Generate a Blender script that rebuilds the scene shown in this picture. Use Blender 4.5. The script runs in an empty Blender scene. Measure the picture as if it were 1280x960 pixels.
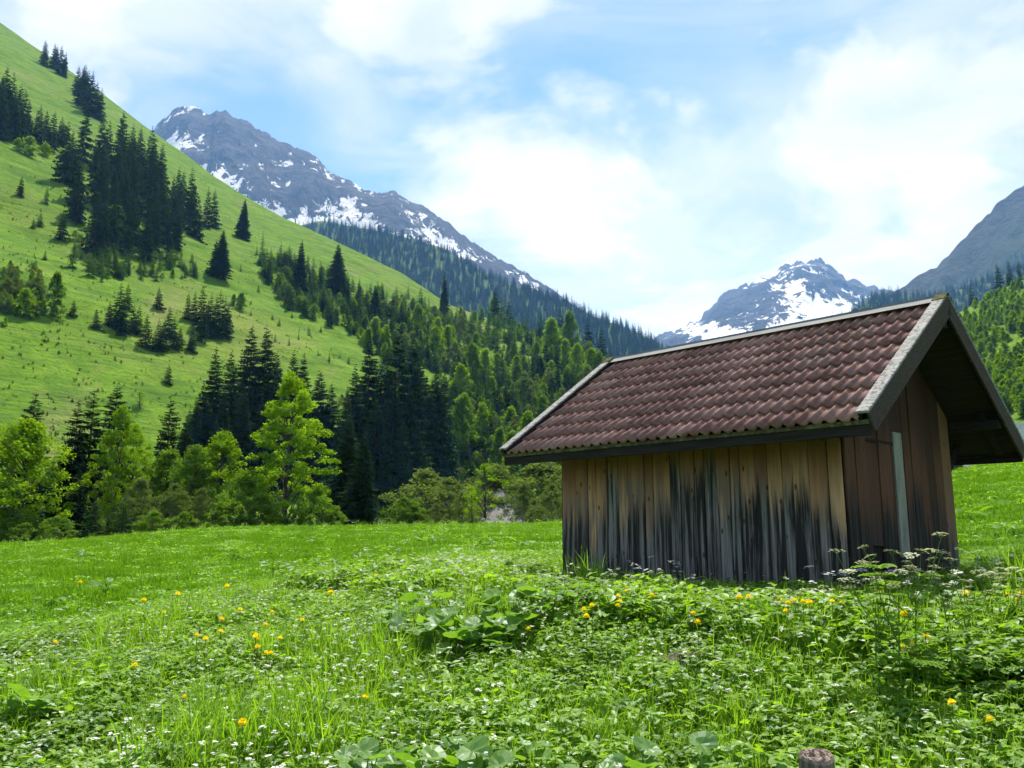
import bpy, bmesh, math, random
import numpy as np
from mathutils import Vector, Matrix
R = math.radians
S = bpy.context.scene
COL = S.collection

# ------------------------------------------------------------------ camera
F = 1054.0                      # focal length in pixels of a 1280 x 960 frame
TH = R(9.97)                    # camera tilted up
CT, ST = math.cos(TH), math.sin(TH)
cam_d = bpy.data.cameras.new('camera'); cam = bpy.data.objects.new('camera', cam_d); COL.objects.link(cam)
cam_d.sensor_width = 36; cam_d.lens = F / 1280 * 36; cam_d.clip_start = .1; cam_d.clip_end = 40000
cam.rotation_euler = (R(90) + TH, 0, 0)
S.camera = cam
S.render.resolution_x = 1024; S.render.resolution_y = 768

# ------------------------------------------------------------------ light
SUN_EL, SUN_AZ = R(65), R(7)   # azimuth to the right of straight ahead (+Y)
SKY_STRENGTH = .13
sun_d = bpy.data.lights.new('sun', 'SUN'); sun = bpy.data.objects.new('sun', sun_d); COL.objects.link(sun)
sun_d.energy = 5.0; sun_d.angle = R(.53); sun_d.color = (1, .95, .86)
sv = Vector((math.sin(SUN_AZ) * math.cos(SUN_EL), math.cos(SUN_AZ) * math.cos(SUN_EL), math.sin(SUN_EL)))
sun.rotation_euler = sv.to_track_quat('Z', 'Y').to_euler()
sun.location = (30, 60, 90)
vs = S.view_settings
vs.view_transform = 'Standard'; vs.look = 'None'; vs.exposure = .80; vs.gamma = 1; vs.use_curve_mapping = False
S.cycles.transparent_max_bounces = 8; S.cycles.use_adaptive_sampling = True; S.cycles.adaptive_threshold = .03
S.cycles.max_bounces = 6; S.cycles.diffuse_bounces = 3; S.cycles.transmission_bounces = 4; S.cycles.volume_bounces = 1
S.cycles.sample_clamp_indirect = 6

def build_world():
    w = bpy.data.worlds.new('World'); S.world = w; w.use_nodes = True
    nt = w.node_tree; N = nt.nodes; L = nt.links; N.clear()
    def nd(t, **k):
        n = N.new(t)
        for a, b in k.items(): setattr(n, a, b)
        return n
    def mth(op, a, b=None, clamp=False):
        n = nd('ShaderNodeMath', operation=op, use_clamp=clamp)
        for i, q in enumerate((a, b)):
            if q is None: continue
            if isinstance(q, (int, float)): n.inputs[i].default_value = q
            else: L.new(q, n.inputs[i])
        return n.outputs[0]
    out = nd('ShaderNodeOutputWorld'); bg = nd('ShaderNodeBackground'); bg.inputs[1].default_value = SKY_STRENGTH
    sky = nd('ShaderNodeTexSky', sky_type='NISHITA'); sky.sun_disc = False
    sky.sun_elevation = SUN_EL; sky.sun_rotation = SUN_AZ; sky.altitude = 1200; sky.air_density = 1.0; sky.dust_density = .25; sky.ozone_density = 1.6
    tc = nd('ShaderNodeTexCoord'); D = tc.outputs['Generated']
    sep = nd('ShaderNodeSeparateXYZ'); L.new(D, sep.inputs[0])
    zz = mth('ADD', mth('MAXIMUM', sep.outputs[2], 0.0), .16)
    px = mth('DIVIDE', sep.outputs[0], zz); py = mth('DIVIDE', sep.outputs[1], zz)
    P = nd('ShaderNodeCombineXYZ'); L.new(px, P.inputs[0]); L.new(py, P.inputs[1])
    def noise(vec, scale, detail, rough, dist=0, off=(0, 0, 0), scl=(1, 1, 1), rot=0):
        m = nd('ShaderNodeMapping'); L.new(vec, m.inputs[0]); m.inputs['Location'].default_value = off; m.inputs['Scale'].default_value = scl
        m.inputs['Rotation'].default_value = (0, 0, rot)
        n = nd('ShaderNodeTexNoise'); L.new(m.outputs[0], n.inputs['Vector'])
        n.inputs['Scale'].default_value = scale; n.inputs['Detail'].default_value = detail; n.inputs['Roughness'].default_value = rough; n.inputs['Distortion'].default_value = dist
        return n.outputs[0]
    big = noise(P.outputs[0], 1.55, 7, .60, .45, off=(3.1, .7, 0), scl=(1.0, 1.0, 1))
    wisp = noise(P.outputs[0], 1.5, 5, .62, .9, off=(7.3, 2.2, 0), scl=(.9, 1.5, 1), rot=R(24))
    # where the cloud banks stand: broad lobes round a few directions of the sky
    def lobe(u, v, width, gain):
        x = (u - 640) / F; up = (480 - v) / F
        d = Vector((x, CT - up * ST, ST + up * CT)).normalized()
        n = nd('ShaderNodeVectorMath', operation='DOT_PRODUCT'); L.new(D, n.inputs[0]); n.inputs[1].default_value = d
        q = mth('DIVIDE', mth('SUBTRACT', 1.0, n.outputs[1]), 1 - math.cos(R(width)))
        return mth('MULTIPLY', mth('POWER', 2.718, mth('MULTIPLY', q, -1.0)), gain)
    bias = None
    for a in LOBES:
        o = lobe(*a); bias = o if bias is None else mth('ADD', bias, o)
    def sstep(v, a, b):
        m = nd('ShaderNodeMapRange', interpolation_type='SMOOTHSTEP'); L.new(v, m.inputs[0])
        m.inputs[1].default_value = a; m.inputs[2].default_value = b; m.inputs[3].default_value = 0; m.inputs[4].default_value = 1
        return m.outputs[0]
    c1 = sstep(mth('ADD', mth('MULTIPLY', mth('SUBTRACT', big, .5), 2.4), bias), -.06, .36)
    c2 = mth('MULTIPLY', sstep(mth('ADD', mth('MULTIPLY', mth('SUBTRACT', wisp, .5), 1.9), mth('MULTIPLY', bias, .6)), -.34, .42), .72)
    cover = mth('MAXIMUM', c1, c2)
    # light and grey inside the clouds
    body = noise(P.outputs[0], 1.9, 4, .6, .5, off=(1.7, 9.2, 0))
    cr = nd('ShaderNodeMix', data_type='RGBA'); L.new(sstep(body, .30, .62), cr.inputs[0])
    cr.inputs[6].default_value = CLOUD_LO; cr.inputs[7].default_value = CLOUD_HI
    skyt = nd('ShaderNodeMix', data_type='RGBA', blend_type='MULTIPLY'); skyt.inputs[0].default_value = 1
    L.new(sky.outputs[0], skyt.inputs[6]); skyt.inputs[7].default_value = SKY_TINT
    mx = nd('ShaderNodeMix', data_type='RGBA'); L.new(mth('MULTIPLY', cover, .96), mx.inputs[0]); L.new(skyt.outputs[2], mx.inputs[6]); L.new(cr.outputs[2], mx.inputs[7])
    L.new(mx.outputs[2], bg.inputs[0]); L.new(bg.outputs[0], out.inputs[0])
LOBES = [(120, -25, 7, .60), (440, 0, 4, .22), (1130, 200, 10, .34), (780, 300, 7, .26), (1000, 350, 8, .26), (1290, 330, 9, .16), (680, 200, 6, .10),
         (290, 120, 7, -.38), (800, 120, 10, .10), (425, 165, 2.6, .22)]
CLOUD_LO = (3.15, 3.6, 4.1, 1); CLOUD_HI = (4.5, 4.62, 4.72, 1)
SKY_TINT = (.76, .85, 1.04, 1)
build_world()

# ------------------------------------------------------------------ noise
_rng = np.random.RandomState(11)
_perm = np.concatenate([_rng.permutation(512)] * 3)
_ga = _rng.rand(512) * 2 * np.pi
_gx, _gy = np.cos(_ga), np.sin(_ga)
def perlin(x, y):
    x = np.asarray(x, float); y = np.asarray(y, float)
    xi = np.floor(x).astype(int); yi = np.floor(y).astype(int); xf = x - xi; yf = y - yi
    u = xf ** 3 * (xf * (xf * 6 - 15) + 10); v = yf ** 3 * (yf * (yf * 6 - 15) + 10)
    def g(ix, iy, dx, dy):
        h = _perm[(_perm[ix & 511] + iy) & 511]
        return _gx[h] * dx + _gy[h] * dy
    a = g(xi, yi, xf, yf); b = g(xi + 1, yi, xf - 1, yf); c = g(xi, yi + 1, xf, yf - 1); d = g(xi + 1, yi + 1, xf - 1, yf - 1)
    return (a + u * (b - a)) * (1 - v) + (c + u * (d - c)) * v
def fbm(x, y, o=4, ridged=False):
    s = 0; am = 1; n = 0
    for i in range(o):
        p = perlin(x * 2 ** i + 13.7 * i, y * 2 ** i - 7.1 * i)
        if ridged: p = .5 - np.abs(p) * 1.4
        s = s + p * am; n += am; am *= .5
    return s / n

# ------------------------------------------------------------------ helpers
def mesh_obj(name, verts, faces, mat, parent=None, smooth=False, tint=None, link=True):
    me = bpy.data.meshes.new(name)
    if isinstance(verts, np.ndarray) and isinstance(faces, np.ndarray):
        n = faces.shape[1]
        me.vertices.add(len(verts)); me.vertices.foreach_set('co', verts.astype(np.float32).ravel())
        me.loops.add(faces.size); me.loops.foreach_set('vertex_index', faces.astype(np.int32).ravel())
        me.polygons.add(len(faces)); me.polygons.foreach_set('loop_start', np.arange(0, faces.size, n, dtype=np.int32))
        me.polygons.foreach_set('loop_total', np.full(len(faces), n, np.int32))
        me.update(calc_edges=True)
    else:
        me.from_pydata([tuple(v) for v in verts], [], [tuple(f) for f in faces]); me.update()
    if mat is not None:
        for m in (mat if isinstance(mat, (list, tuple)) else [mat]): me.materials.append(m)
    if smooth: me.polygons.foreach_set('use_smooth', np.ones(len(me.polygons), bool))
    if tint is not None:
        at = me.attributes.new('tint', 'FLOAT', 'POINT'); at.data.foreach_set('value', np.asarray(tint, np.float32))
    o = bpy.data.objects.new(name, me)
    if link: COL.objects.link(o)
    if parent is not None: o.parent = parent
    return o
def tag(o, label=None, cat=None, group=None, kind=None):
    if label: o['label'] = label
    if cat: o['category'] = cat
    if group: o['group'] = group
    if kind: o['kind'] = kind
    return o
def empty(name, loc=(0, 0, 0), rz=0):
    o = bpy.data.objects.new(name, None); COL.objects.link(o); o.location = loc; o.rotation_euler = (0, 0, rz); o.empty_display_size = .2
    return o
class MB:
    """collects shapes into one mesh"""
    def __init__(s): s.v = []; s.f = []; s.m = []; s.t = []
    def add(s, vs, fs, mi=0, t=0.0):
        b = len(s.v); s.v += [tuple(v) for v in vs]; s.f += [tuple(b + i for i in f) for f in fs]; s.m += [mi] * len(fs); s.t += [t] * len(vs)
    def box(s, a, b, mi=0):
        (x0, y0, z0), (x1, y1, z1) = a, b
        s.add([(x0, y0, z0), (x1, y0, z0), (x1, y1, z0), (x0, y1, z0), (x0, y0, z1), (x1, y0, z1), (x1, y1, z1), (x0, y1, z1)],
              [(0, 3, 2, 1), (4, 5, 6, 7), (0, 1, 5, 4), (1, 2, 6, 5), (2, 3, 7, 6), (3, 0, 4, 7)], mi)
    def tube(s, pts, rad, n=6, mi=0, t=0.0, cap=True):
        b = len(s.v); pts = [Vector(p) for p in pts]
        for i, p in enumerate(pts):
            d = (pts[min(i + 1, len(pts) - 1)] - pts[max(i - 1, 0)]).normalized()
            x = d.orthogonal().normalized() if abs(d.z) > .98 else d.cross(Vector((0, 0, 1))).normalized()
            y = d.cross(x)
            for k in range(n):
                an = 2 * math.pi * k / n
                s.v.append(tuple(p + (x * math.cos(an) + y * math.sin(an)) * rad[i])); s.t.append(t)
        for i in range(len(pts) - 1):
            for k in range(n):
                s.f.append((b + i * n + k, b + i * n + (k + 1) % n, b + (i + 1) * n + (k + 1) % n, b + (i + 1) * n + k)); s.m.append(mi)
        if cap:
            e = b + (len(pts) - 1) * n; s.f.append(tuple(range(e, e + n))); s.m.append(mi)
    def build(s, name, mat, parent=None, smooth=False, link=True, tint=True):
        o = mesh_obj(name, s.v, s.f, mat, parent, smooth, s.t if tint else None, link)
        if any(s.m): o.data.polygons.foreach_set('material_index', s.m)
        return o
def grid_faces(nr, nc):
    i = np.arange(nr - 1)[:, None] * nc + np.arange(nc - 1)[None, :]
    return np.stack([i, i + 1, i + nc + 1, i + nc], -1).reshape(-1, 4)

# ------------------------------------------------------------------ materials
def new_mat(name):
    m = bpy.data.materials.new(name); m.use_nodes = True; nt = m.node_tree; nt.nodes.clear()
    return m, nt, nt.nodes, nt.links
class NT:
    """small node-graph shorthand"""
    def __init__(s, name):
        s.m, s.nt, s.N, s.L = new_mat(name)
        s.out = s.N.new('ShaderNodeOutputMaterial')
    def n(s, t, **k):
        q = s.N.new(t)
        for a, b in k.items(): setattr(q, a, b)
        return q
    def put(s, sock, v):
        if isinstance(v, bpy.types.NodeSocket): s.L.new(v, sock)
        else: sock.default_value = v
    def math(s, op, a, b=0.0, clamp=False):
        q = s.n('ShaderNodeMath', operation=op, use_clamp=clamp); s.put(q.inputs[0], a); s.put(q.inputs[1], b); return q.outputs[0]
    def mix(s, f, a, b, blend='MIX'):
        q = s.n('ShaderNodeMix', data_type='RGBA', blend_type=blend); s.put(q.inputs[0], f)
        s.put(q.inputs[6], c4(a) if isinstance(a, tuple) else a); s.put(q.inputs[7], c4(b) if isinstance(b, tuple) else b); return q.outputs[2]
    def step(s, v, a, b, lo=0.0, hi=1.0):
        q = s.n('ShaderNodeMapRange', interpolation_type='SMOOTHSTEP'); s.put(q.inputs[0], v)
        for i, x in zip((1, 2, 3, 4), (a, b, lo, hi)): s.put(q.inputs[i], x)
        return q.outputs[0]
    def coord(s, which='Object'): return s.n('ShaderNodeTexCoord').outputs[which]
    def mapping(s, vec, scale=(1, 1, 1), loc=(0, 0, 0), rot=(0, 0, 0)):
        q = s.n('ShaderNodeMapping'); s.put(q.inputs[0], vec); s.put(q.inputs['Scale'], scale); s.put(q.inputs['Location'], loc); s.put(q.inputs['Rotation'], rot); return q.outputs[0]
    def noise(s, vec, scale, detail=4, rough=.55, dist=0.0, dims='3D'):
        q = s.n('ShaderNodeTexNoise', noise_dimensions=dims); s.put(q.inputs['Vector'], vec); s.put(q.inputs['Scale'], scale); s.put(q.inputs['Detail'], detail)
        s.put(q.inputs['Roughness'], rough); s.put(q.inputs['Distortion'], dist); return q.outputs[0]
    def attr(s, name): return s.n('ShaderNodeAttribute', attribute_name=name).outputs['Fac']
    def rand(s): return s.n('ShaderNodeObjectInfo').outputs['Random']
    def bump(s, h, strength=.5, dist=.02):
        q = s.n('ShaderNodeBump'); s.put(q.inputs['Height'], h); q.inputs['Strength'].default_value = strength; q.inputs['Distance'].default_value = dist; return q.outputs[0]
    def principled(s, col, rough=.85, spec=.25, normal=None, metal=0.0):
        q = s.n('ShaderNodeBsdfPrincipled'); s.put(q.inputs['Base Color'], c4(col) if isinstance(col, tuple) else col); s.put(q.inputs['Roughness'], rough)
        s.put(q.inputs['Specular IOR Level'], spec); s.put(q.inputs['Metallic'], metal)
        if normal is not None: s.put(q.inputs['Normal'], normal)
        s.L.new(q.outputs[0], s.out.inputs[0]); return s.m
def c4(c): return (c[0], c[1], c[2], 1)

def leaf_mat(name, lo, hi, trans=.45, tcol=(1.25, 1.35, .45), gloss=.0, rnd=.5):
    """leaf: colour between lo and hi by leaf and by plant; diffuse on the lit side, light passing through from the other"""
    g = NT(name)
    f = g.math('ADD', g.math('MULTIPLY', g.attr('tint'), 1 - rnd), g.math('MULTIPLY', g.rand(), rnd))
    col = g.mix(f, lo, hi)
    d = g.n('ShaderNodeBsdfDiffuse'); g.put(d.inputs[0], col)
    t = g.n('ShaderNodeBsdfTranslucent'); g.put(t.inputs[0], g.mix(1.0, col, tcol, 'MULTIPLY'))
    m = g.n('ShaderNodeMixShader'); m.inputs[0].default_value = trans; g.L.new(d.outputs[0], m.inputs[1]); g.L.new(t.outputs[0], m.inputs[2])
    last = m
    if gloss:
        gl = g.n('ShaderNodeBsdfGlossy'); gl.inputs['Roughness'].default_value = .45; gl.inputs[0].default_value = (.8, .9, 1, 1)
        mm = g.n('ShaderNodeMixShader'); mm.inputs[0].default_value = .036 * gloss; g.L.new(m.outputs[0], mm.inputs[1]); g.L.new(gl.outputs[0], mm.inputs[2]); last = mm
    g.L.new(last.outputs[0], g.out.inputs[0])
    return g.m

def m_grass_slope():
    g = NT('mat_alp_grass'); P = g.coord()
    a = g.noise(P, .012, 4, .6); b = g.noise(P, .13, 5, .65); c = g.noise(g.mapping(P, (1, 1, 2.2)), .75, 4, .68)
    col = g.mix(g.step(b, .3, .7), (.066, .150, .011), (.130, .235, .016))
    col = g.mix(g.step(a, .50, .70, 0, .7), col, (.155, .20, .035))
    # dry paler streaks that run down the slope
    st = g.noise(g.mapping(P, (.06, .012, .02), rot=(0, 0, .5)), 1.0, 4, .65, .6)
    col = g.mix(g.step(st, .57, .70, 0, .6), col, (.21, .20, .08))
    col = g.mix(g.step(c, .42, .72, 0, .62), col, (.042, .10, .012))
    tr = g.noise(g.mapping(P, (.035, .035, .55)), 1.0, 3, .6, .3)      # cattle terraces that follow the contour
    col = g.mix(g.step(tr, .50, .64, 0, .5), col, (.05, .105, .014)); col = g.mix(g.step(tr, .44, .36, 0, .35), col, (.17, .20, .05))
    return g.principled(col, .95, .05, g.bump(g.math('ADD', c, g.math('MULTIPLY', tr, 1.5)), .8, .7))
def m_forest_floor():
    g = NT('mat_forest_slope'); P = g.coord()
    a = g.noise(P, .02, 5, .6); b = g.noise(P, .3, 4, .6)
    col = g.mix(g.step(b, .3, .7), (.03, .07, .015), (.075, .13, .02)); col = g.mix(g.step(a, .5, .7, 0, .5), col, (.10, .09, .045))
    return g.principled(col, .95, .05)
def m_meadow():
    g = NT('mat_meadow_soil'); P = g.coord()
    a = g.noise(P, .35, 5, .6); b = g.noise(P, 5, 4, .6)
    col = g.mix(g.step(a, .35, .65), (.045, .12, .010), (.075, .17, .013)); col = g.mix(g.step(b, .5, .8, 0, .6), col, (.03, .055, .012))
    return g.principled(col, .95, .05, g.bump(b, .7, .05))
def m_rock(name, dark, pale, scale, fine=1.0):
    """bare rock, turf on the gentler ground, snow where the baked hollow mask says it lies"""
    g = NT(name); P = g.coord()
    a = g.noise(P, scale, 4, .62, .3); b = g.noise(g.mapping(P, (1, 1, .45)), scale * 4, 6, .7, .8)
    st = g.noise(g.mapping(P, (.5, .5, 2.2), rot=(.35, .25, 0)), scale * 3, 5, .66, .5)
    col = g.mix(g.step(b, .36, .64), dark, pale); col = g.mix(g.step(st, .5, .62, 0, .6), col, tuple(q * .6 for q in dark))
    col = g.mix(g.math('MULTIPLY', g.attr('turf'), g.step(a, .26, .48)), col, (.046, .080, .024))
    s = g.math('ADD', g.attr('snow'), g.math('MULTIPLY', g.math('SUBTRACT', g.noise(g.mapping(P, (1.0, .55, .5), rot=(0, .55, .3)), scale * 3.4 * fine, 7, .70, .5), .5), 1.25))
    sf = g.step(s, .50, .55)
    col = g.mix(sf, col, (.86, .88, .92))
    return g.principled(col, .9, .1, g.bump(b, 1.0, 40))
# ------------------------------------------------------------------ terrain functions (metres, camera eye at the origin, +Y into the valley)
def tv(v): return math.tan(TH + math.atan((480 - v) / F))            # rise over distance of a sight line
def av(u, t): return (u - 640) / F * (CT + t * ST)                   # bearing slope X/Y of a sight line
def px_size(Y, Z=0): return (Y * CT + Z * ST) / F                    # metres per photograph pixel at that depth
M_R = np.array([0, 2, 3.5, 5, 6.5, 8, 10, 12, 15, 20, 28, 40, 55, 66, 75, 92])
M_AZ = np.radians([-180, -75, -32, -16, 0, 22, 32, 70, 180])
M_Z = np.array([
 [-1.6] * 16,
 [-1.6, -1.6, -1.6, -1.6, -1.6, -1.6, -1.6, -1.6, -1.6, -1.6, -1.6, -1.6, -1.7, -2, -3, -5],
 [-1.6, -1.6, -1.55, -1.5, -1.42, -1.33, -1.22, -1.15, -1.15, -1.14, -1.10, -1.0, -.80, -.80, -1.6, -5],
 [-1.6, -1.6, -1.52, -1.42, -1.28, -1.12, -.96, -.87, -.80, -.7, -.5, -.15, .30, .34, -.4, -5],
 [-1.6, -1.6, -1.5, -1.38, -1.2, -1.02, -.84, -.72, -.60, -.42, -.16, .14, .46, .5, -.2, -5],
 [-1.6, -1.6, -1.5, -1.38, -1.18, -.95, -.74, -.64, -.48, -.15, .4, 1.3, 2.5, 3.1, 3.2, 2.6],
 [-1.6, -1.6, -1.5, -1.36, -1.15, -.93, -.74, -.60, -.28, .25, 1.1, 2.4, 3.9, 4.7, 5.0, 4.6],
 [-1.6, -1.6, -1.5, -1.36, -1.15, -.93, -.74, -.5, -.1, .6, 1.8, 3.4, 5.4, 6.6, 7.4, 8.5],
 [-1.6] * 16])
def ground_z(X, Y):
    X = np.asarray(X, float); Y = np.asarray(Y, float)
    r = np.clip(np.hypot(X, Y), 0, 91.9); az = np.arctan2(X, Y)
    i = np.clip(np.searchsorted(M_R, r, side='right') - 1, 0, len(M_R) - 2); j = np.clip(np.searchsorted(M_AZ, az, side='right') - 1, 0, len(M_AZ) - 2)
    fr = (r - M_R[i]) / (M_R[i + 1] - M_R[i]); fa = (az - M_AZ[j]) / (M_AZ[j + 1] - M_AZ[j]); fa = fa * fa * (3 - 2 * fa)
    z = (M_Z[j, i] * (1 - fr) + M_Z[j, i + 1] * fr) * (1 - fa) + (M_Z[j + 1, i] * (1 - fr) + M_Z[j + 1, i + 1] * fr) * fa
    # a low swell in front of the hut
    q = (X - 1.6) * math.sin(0.8139) + (Y - 6.9) * math.cos(0.8139); w_ = (X - 1.6) * math.cos(0.8139) - (Y - 6.9) * math.sin(0.8139)
    z = z + .13 * np.exp(-(q / .95) ** 2 - (w_ / 3.6) ** 4)
    amp = np.clip((r - 2) / 10, 0, 1)
    return z + amp * (fbm(X * .22, Y * .22, 3) * .14 + fbm(X * .9 + 5, Y * .9, 2) * .05)

HILL = [(-900, 80, 640, -120), (-500, 82, 610, -110), (-200, 86, 580, -68), (0, 95, 545, 28), (60, 98, 525, 70), (180, 105, 480, 157), (267, 112, 455, 220), (310, 116, 445, 247), (355, 122, 438, 272),
        (420, 130, 432, 302), (500, 140, 430, 340), (560, 148, 425, 380), (600, 148, 420, 394), (660, 142, 408, 414), (720, 130, 392, 434), (760, 122, 380, 452),
        (900, 110, 330, 525), (1010, 105, 300, 590), (1120, 105, 280, 650), (1300, 105, 270, 668)]
RHILL = [(960, 190, 330, 640), (1060, 170, 360, 560), (1130, 150, 390, 455), (1180, 140, 410, 402), (1215, 135, 420, 382), (1250, 130, 425, 362), (1285, 126, 430, 344), (1340, 120, 440, 315),
         (1500, 110, 470, 230), (1800, 100, 520, 110), (2300, 100, 560, 20)]
def hill_tab(T, zf):
    a = np.array([av(u, tv(v)) for u, _, _, v in T]); return a, np.array([q[1] for q in T], float), np.array([q[2] for q in T], float), np.array([tv(q[3]) * q[2] for q in T]), zf
HT = hill_tab(HILL, -5.0); RT = hill_tab(RHILL, 2.0)
def hill_z(T, a, Y):
    ta, tf, tc, tz, zf = T
    Yf = np.interp(a, ta, tf); Yc = np.interp(a, ta, tc); Zc = np.interp(a, ta, tz)
    s = (Y - Yf) / (Yc - Yf)
    k = (Zc - zf)
    z = zf + k * np.clip(s, 0, 1) - np.clip(-s, 0, 1) * 2
    over = np.clip(s - 1, 0, None)
    z = z - k * (over * 1.1)
    X = a * Y
    lump = np.clip(s * 4, 0, 1) * np.clip((1.02 - s) * 7, .30, 1)
    return z + lump * (fbm(X / 60, Y / 60, 4) * 6.5 + fbm(X / 15 + 3, Y / 15, 3) * 1.5)
def hit(T, u, v, ymin=60, ymax=None):
    """world point where a sight line first meets a hill"""
    t = tv(v); a = av(u, t)
    Yc = float(np.interp(a, T[0], T[2]))
    Y = np.linspace(float(np.interp(a, T[0], T[1])), Yc, 500)
    z = hill_z(T, np.full_like(Y, a), Y)
    k = np.nonzero(z / Y >= t)[0]
    y = Y[k[0]] if len(k) else Yc
    return Vector((a * y, y, float(hill_z(T, np.array([a]), np.array([y]))[0])))

MAT = {}
MAT['alp'] = m_grass_slope(); MAT['forest_floor'] = m_forest_floor(); MAT['meadow'] = m_meadow()

def build_meadow():
    rr = np.concatenate([np.linspace(.0, 3, 8), np.linspace(3.2, 16, 80), np.linspace(16.4, 92, 110)])
    az = np.radians(np.concatenate([np.linspace(-180, -50, 40), np.linspace(-49, 49, 200), np.linspace(50, 180, 40)]))
    Rr, A = np.meshgrid(rr, az, indexing='ij'); X = Rr * np.sin(A); Y = Rr * np.cos(A)
    Z = ground_z(X, Y); Z[0, :] = -1.6
    o = mesh_obj('meadow', np.stack([X, Y, Z], -1).reshape(-1, 3), grid_faces(len(rr), len(az))[:, ::-1].copy(), MAT['meadow'], smooth=True)
    return tag(o, kind='structure')
def build_hill(name, T, amin, amax, n, mat):
    a = np.linspace(amin, amax, n); s = np.concatenate([np.linspace(-.05, 1, 190), np.linspace(1.02, 1.6, 16)])
    A, Sg = np.meshgrid(a, s, indexing='xy')
    Yf = np.interp(A, T[0], T[1]); Yc = np.interp(A, T[0], T[2]); Y = Yf + np.where(Sg < 0, Sg * 500, Sg * (Yc - Yf))
    Z = hill_z(T, A, Y)
    o = mesh_obj(name, np.stack([A * Y, Y, Z], -1).reshape(-1, 3), grid_faces(len(s), n), mat, smooth=True)
    return tag(o, kind='structure')
build_meadow()
build_hill('hillside_left', HT, -1.5, .66, 420, MAT['alp'])
build_hill('hillside_right', RT, .31, 1.6, 260, MAT['alp'])
vf = mesh_obj('valley_floor', [(-9000, -9000, -6.2), (9000, -9000, -6.2), (9000, 9000, -6.2), (-9000, 9000, -6.2)], [(0, 1, 2, 3)], MAT['forest_floor']); tag(vf, kind='structure')

# ------------------------------------------------------------------ mountains
MTN = {}
def mountain(name, sil, Yc, Yf, mat, nc=420, ns=130, rug=1.0, wl=300., zfoot=0., jag=0., snow=None, turf=None, prof=1.0, ext=(.25, .25), seed=0., crest_y=None):
    a0 = np.array([av(u, tv(v)) for u, v in sil]); t0 = np.array([tv(v) for u, v in sil])
    a = np.linspace(a0[0], a0[-1], nc)
    t = np.interp(a, a0, t0)
    tj = t + jag * (fbm(a * 60 + seed, a * 0 + seed, 6) + .6 * fbm(a * 330 + seed, a * 0, 4, ridged=True) - .1)
    yc = Yc + (crest_y(a) if crest_y is not None else 0 * a)
    s = np.concatenate([np.linspace(0, 1, ns), np.linspace(1.03, 1.6, 14)])
    A, Sg = np.meshgrid(a, s, indexing='xy'); YC = np.broadcast_to(yc, A.shape); TC = np.broadcast_to(t, A.shape) + np.clip(Sg, 0, 1) ** 14 * (tj - t)[None, :]
    Y = Yf + Sg * (YC - Yf); zc = TC * YC
    base = zfoot + (zc - zfoot) * np.where(Sg <= 1, np.clip(Sg, 0, 1) ** prof, 1 - (Sg - 1) * 1.2)
    X = A * Y
    env = np.clip(Sg, 0, 1) ** .6 * np.clip((1 - Sg) * 5, 0, 1)
    rid = fbm(X / wl + seed, Y / wl * .8 + seed, 6, ridged=True)
    low = fbm(X / (wl * 2.6) + 9 + seed, Y / (wl * 2.6), 3)
    Z = base + env * rug * (rid * .42 * wl + low * .5 * wl) * .55
    # bring the relief back under the sky line so that the ridge keeps its shape
    lim = TC * (1 - .05 * np.clip(1 - Sg, 0, 1) ** .7); over = np.clip(Z / Y - lim, 0, None) * (Sg < 1); Z = Z - over * Y
    o = mesh_obj(name, np.stack([X, Y, Z], -1).reshape(-1, 3), grid_faces(len(s), nc), mat, smooth=True)
    hollow = -rid
    for nm, fn in (('snow', snow), ('turf', turf)):
        val = fn(A, Sg, X, Y, Z, hollow) if fn is not None else np.zeros_like(A)
        at = o.data.attributes.new(nm, 'FLOAT', 'POINT'); at.data.foreach_set('value', val.astype(np.float32).ravel())
    tag(o, kind='structure')
    MTN[name] = (a, Yf, yc, np.stack([X, Y, Z], -1), Sg)
    return o
MAT['rock_left'] = m_rock('mat_rock_left', (.022, .022, .026), (.075, .072, .074), .006, 1.7)
MAT['rock_far'] = m_rock('mat_rock_far', (.016, .018, .024), (.05, .051, .058), .0035, 2.2)
MAT['rock_right'] = m_rock('mat_rock_right', (.018, .021, .017), (.05, .05, .038), .008, 1.0)

SIL_ROCK = [(60, 330), (120, 235), (165, 195), (185, 172), (192, 162), (205, 147), (222, 136), (236, 132), (250, 139), (265, 144), (270, 139), (282, 140), (302, 149), (320, 160), (355, 180), (372, 184), (395, 194), (405, 207), (422, 220),
            (432, 224), (457, 239), (477, 242), (490, 240), (500, 244), (544, 269), (569, 287), (601, 308), (630, 326), (659, 342), (700, 372), (760, 410), (840, 455), (900, 520)]
def snow_rock(A, Sg, X, Y, Z, h):
    u = 640 + A / (CT + Z / Y * ST) * F; v = 480 - F * np.tan(np.arctan(Z / Y) - TH)
    q = .56 + h * .9
    # old snow lies on the broad bench below the summit wall and in the gullies of the east ridge
    bench = np.exp(-((v - (250 + .55 * (u - 310))) / 34) ** 2) * np.clip((470 - u) / 120, 0, 1)
    gull = np.exp(-((v - (262 + .62 * (u - 430))) / 22) ** 2) * np.clip((u - 400) / 60, 0, 1)
    wall = np.clip((185 + .55 * (u - 270) - v) / 20, 0, 1)
    return q + .20 * bench + .30 * gull - .03 * wall
def turf_rock(A, Sg, X, Y, Z, h): return np.clip((.62 - Sg) * 4, 0, 1) * .9
mountain('rock_mountain', SIL_ROCK, 2800, 1700, MAT['rock_left'], nc=520, ns=170, rug=2.0, wl=300, zfoot=120, jag=.011, snow=snow_rock, turf=turf_rock, seed=2.3)

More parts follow.
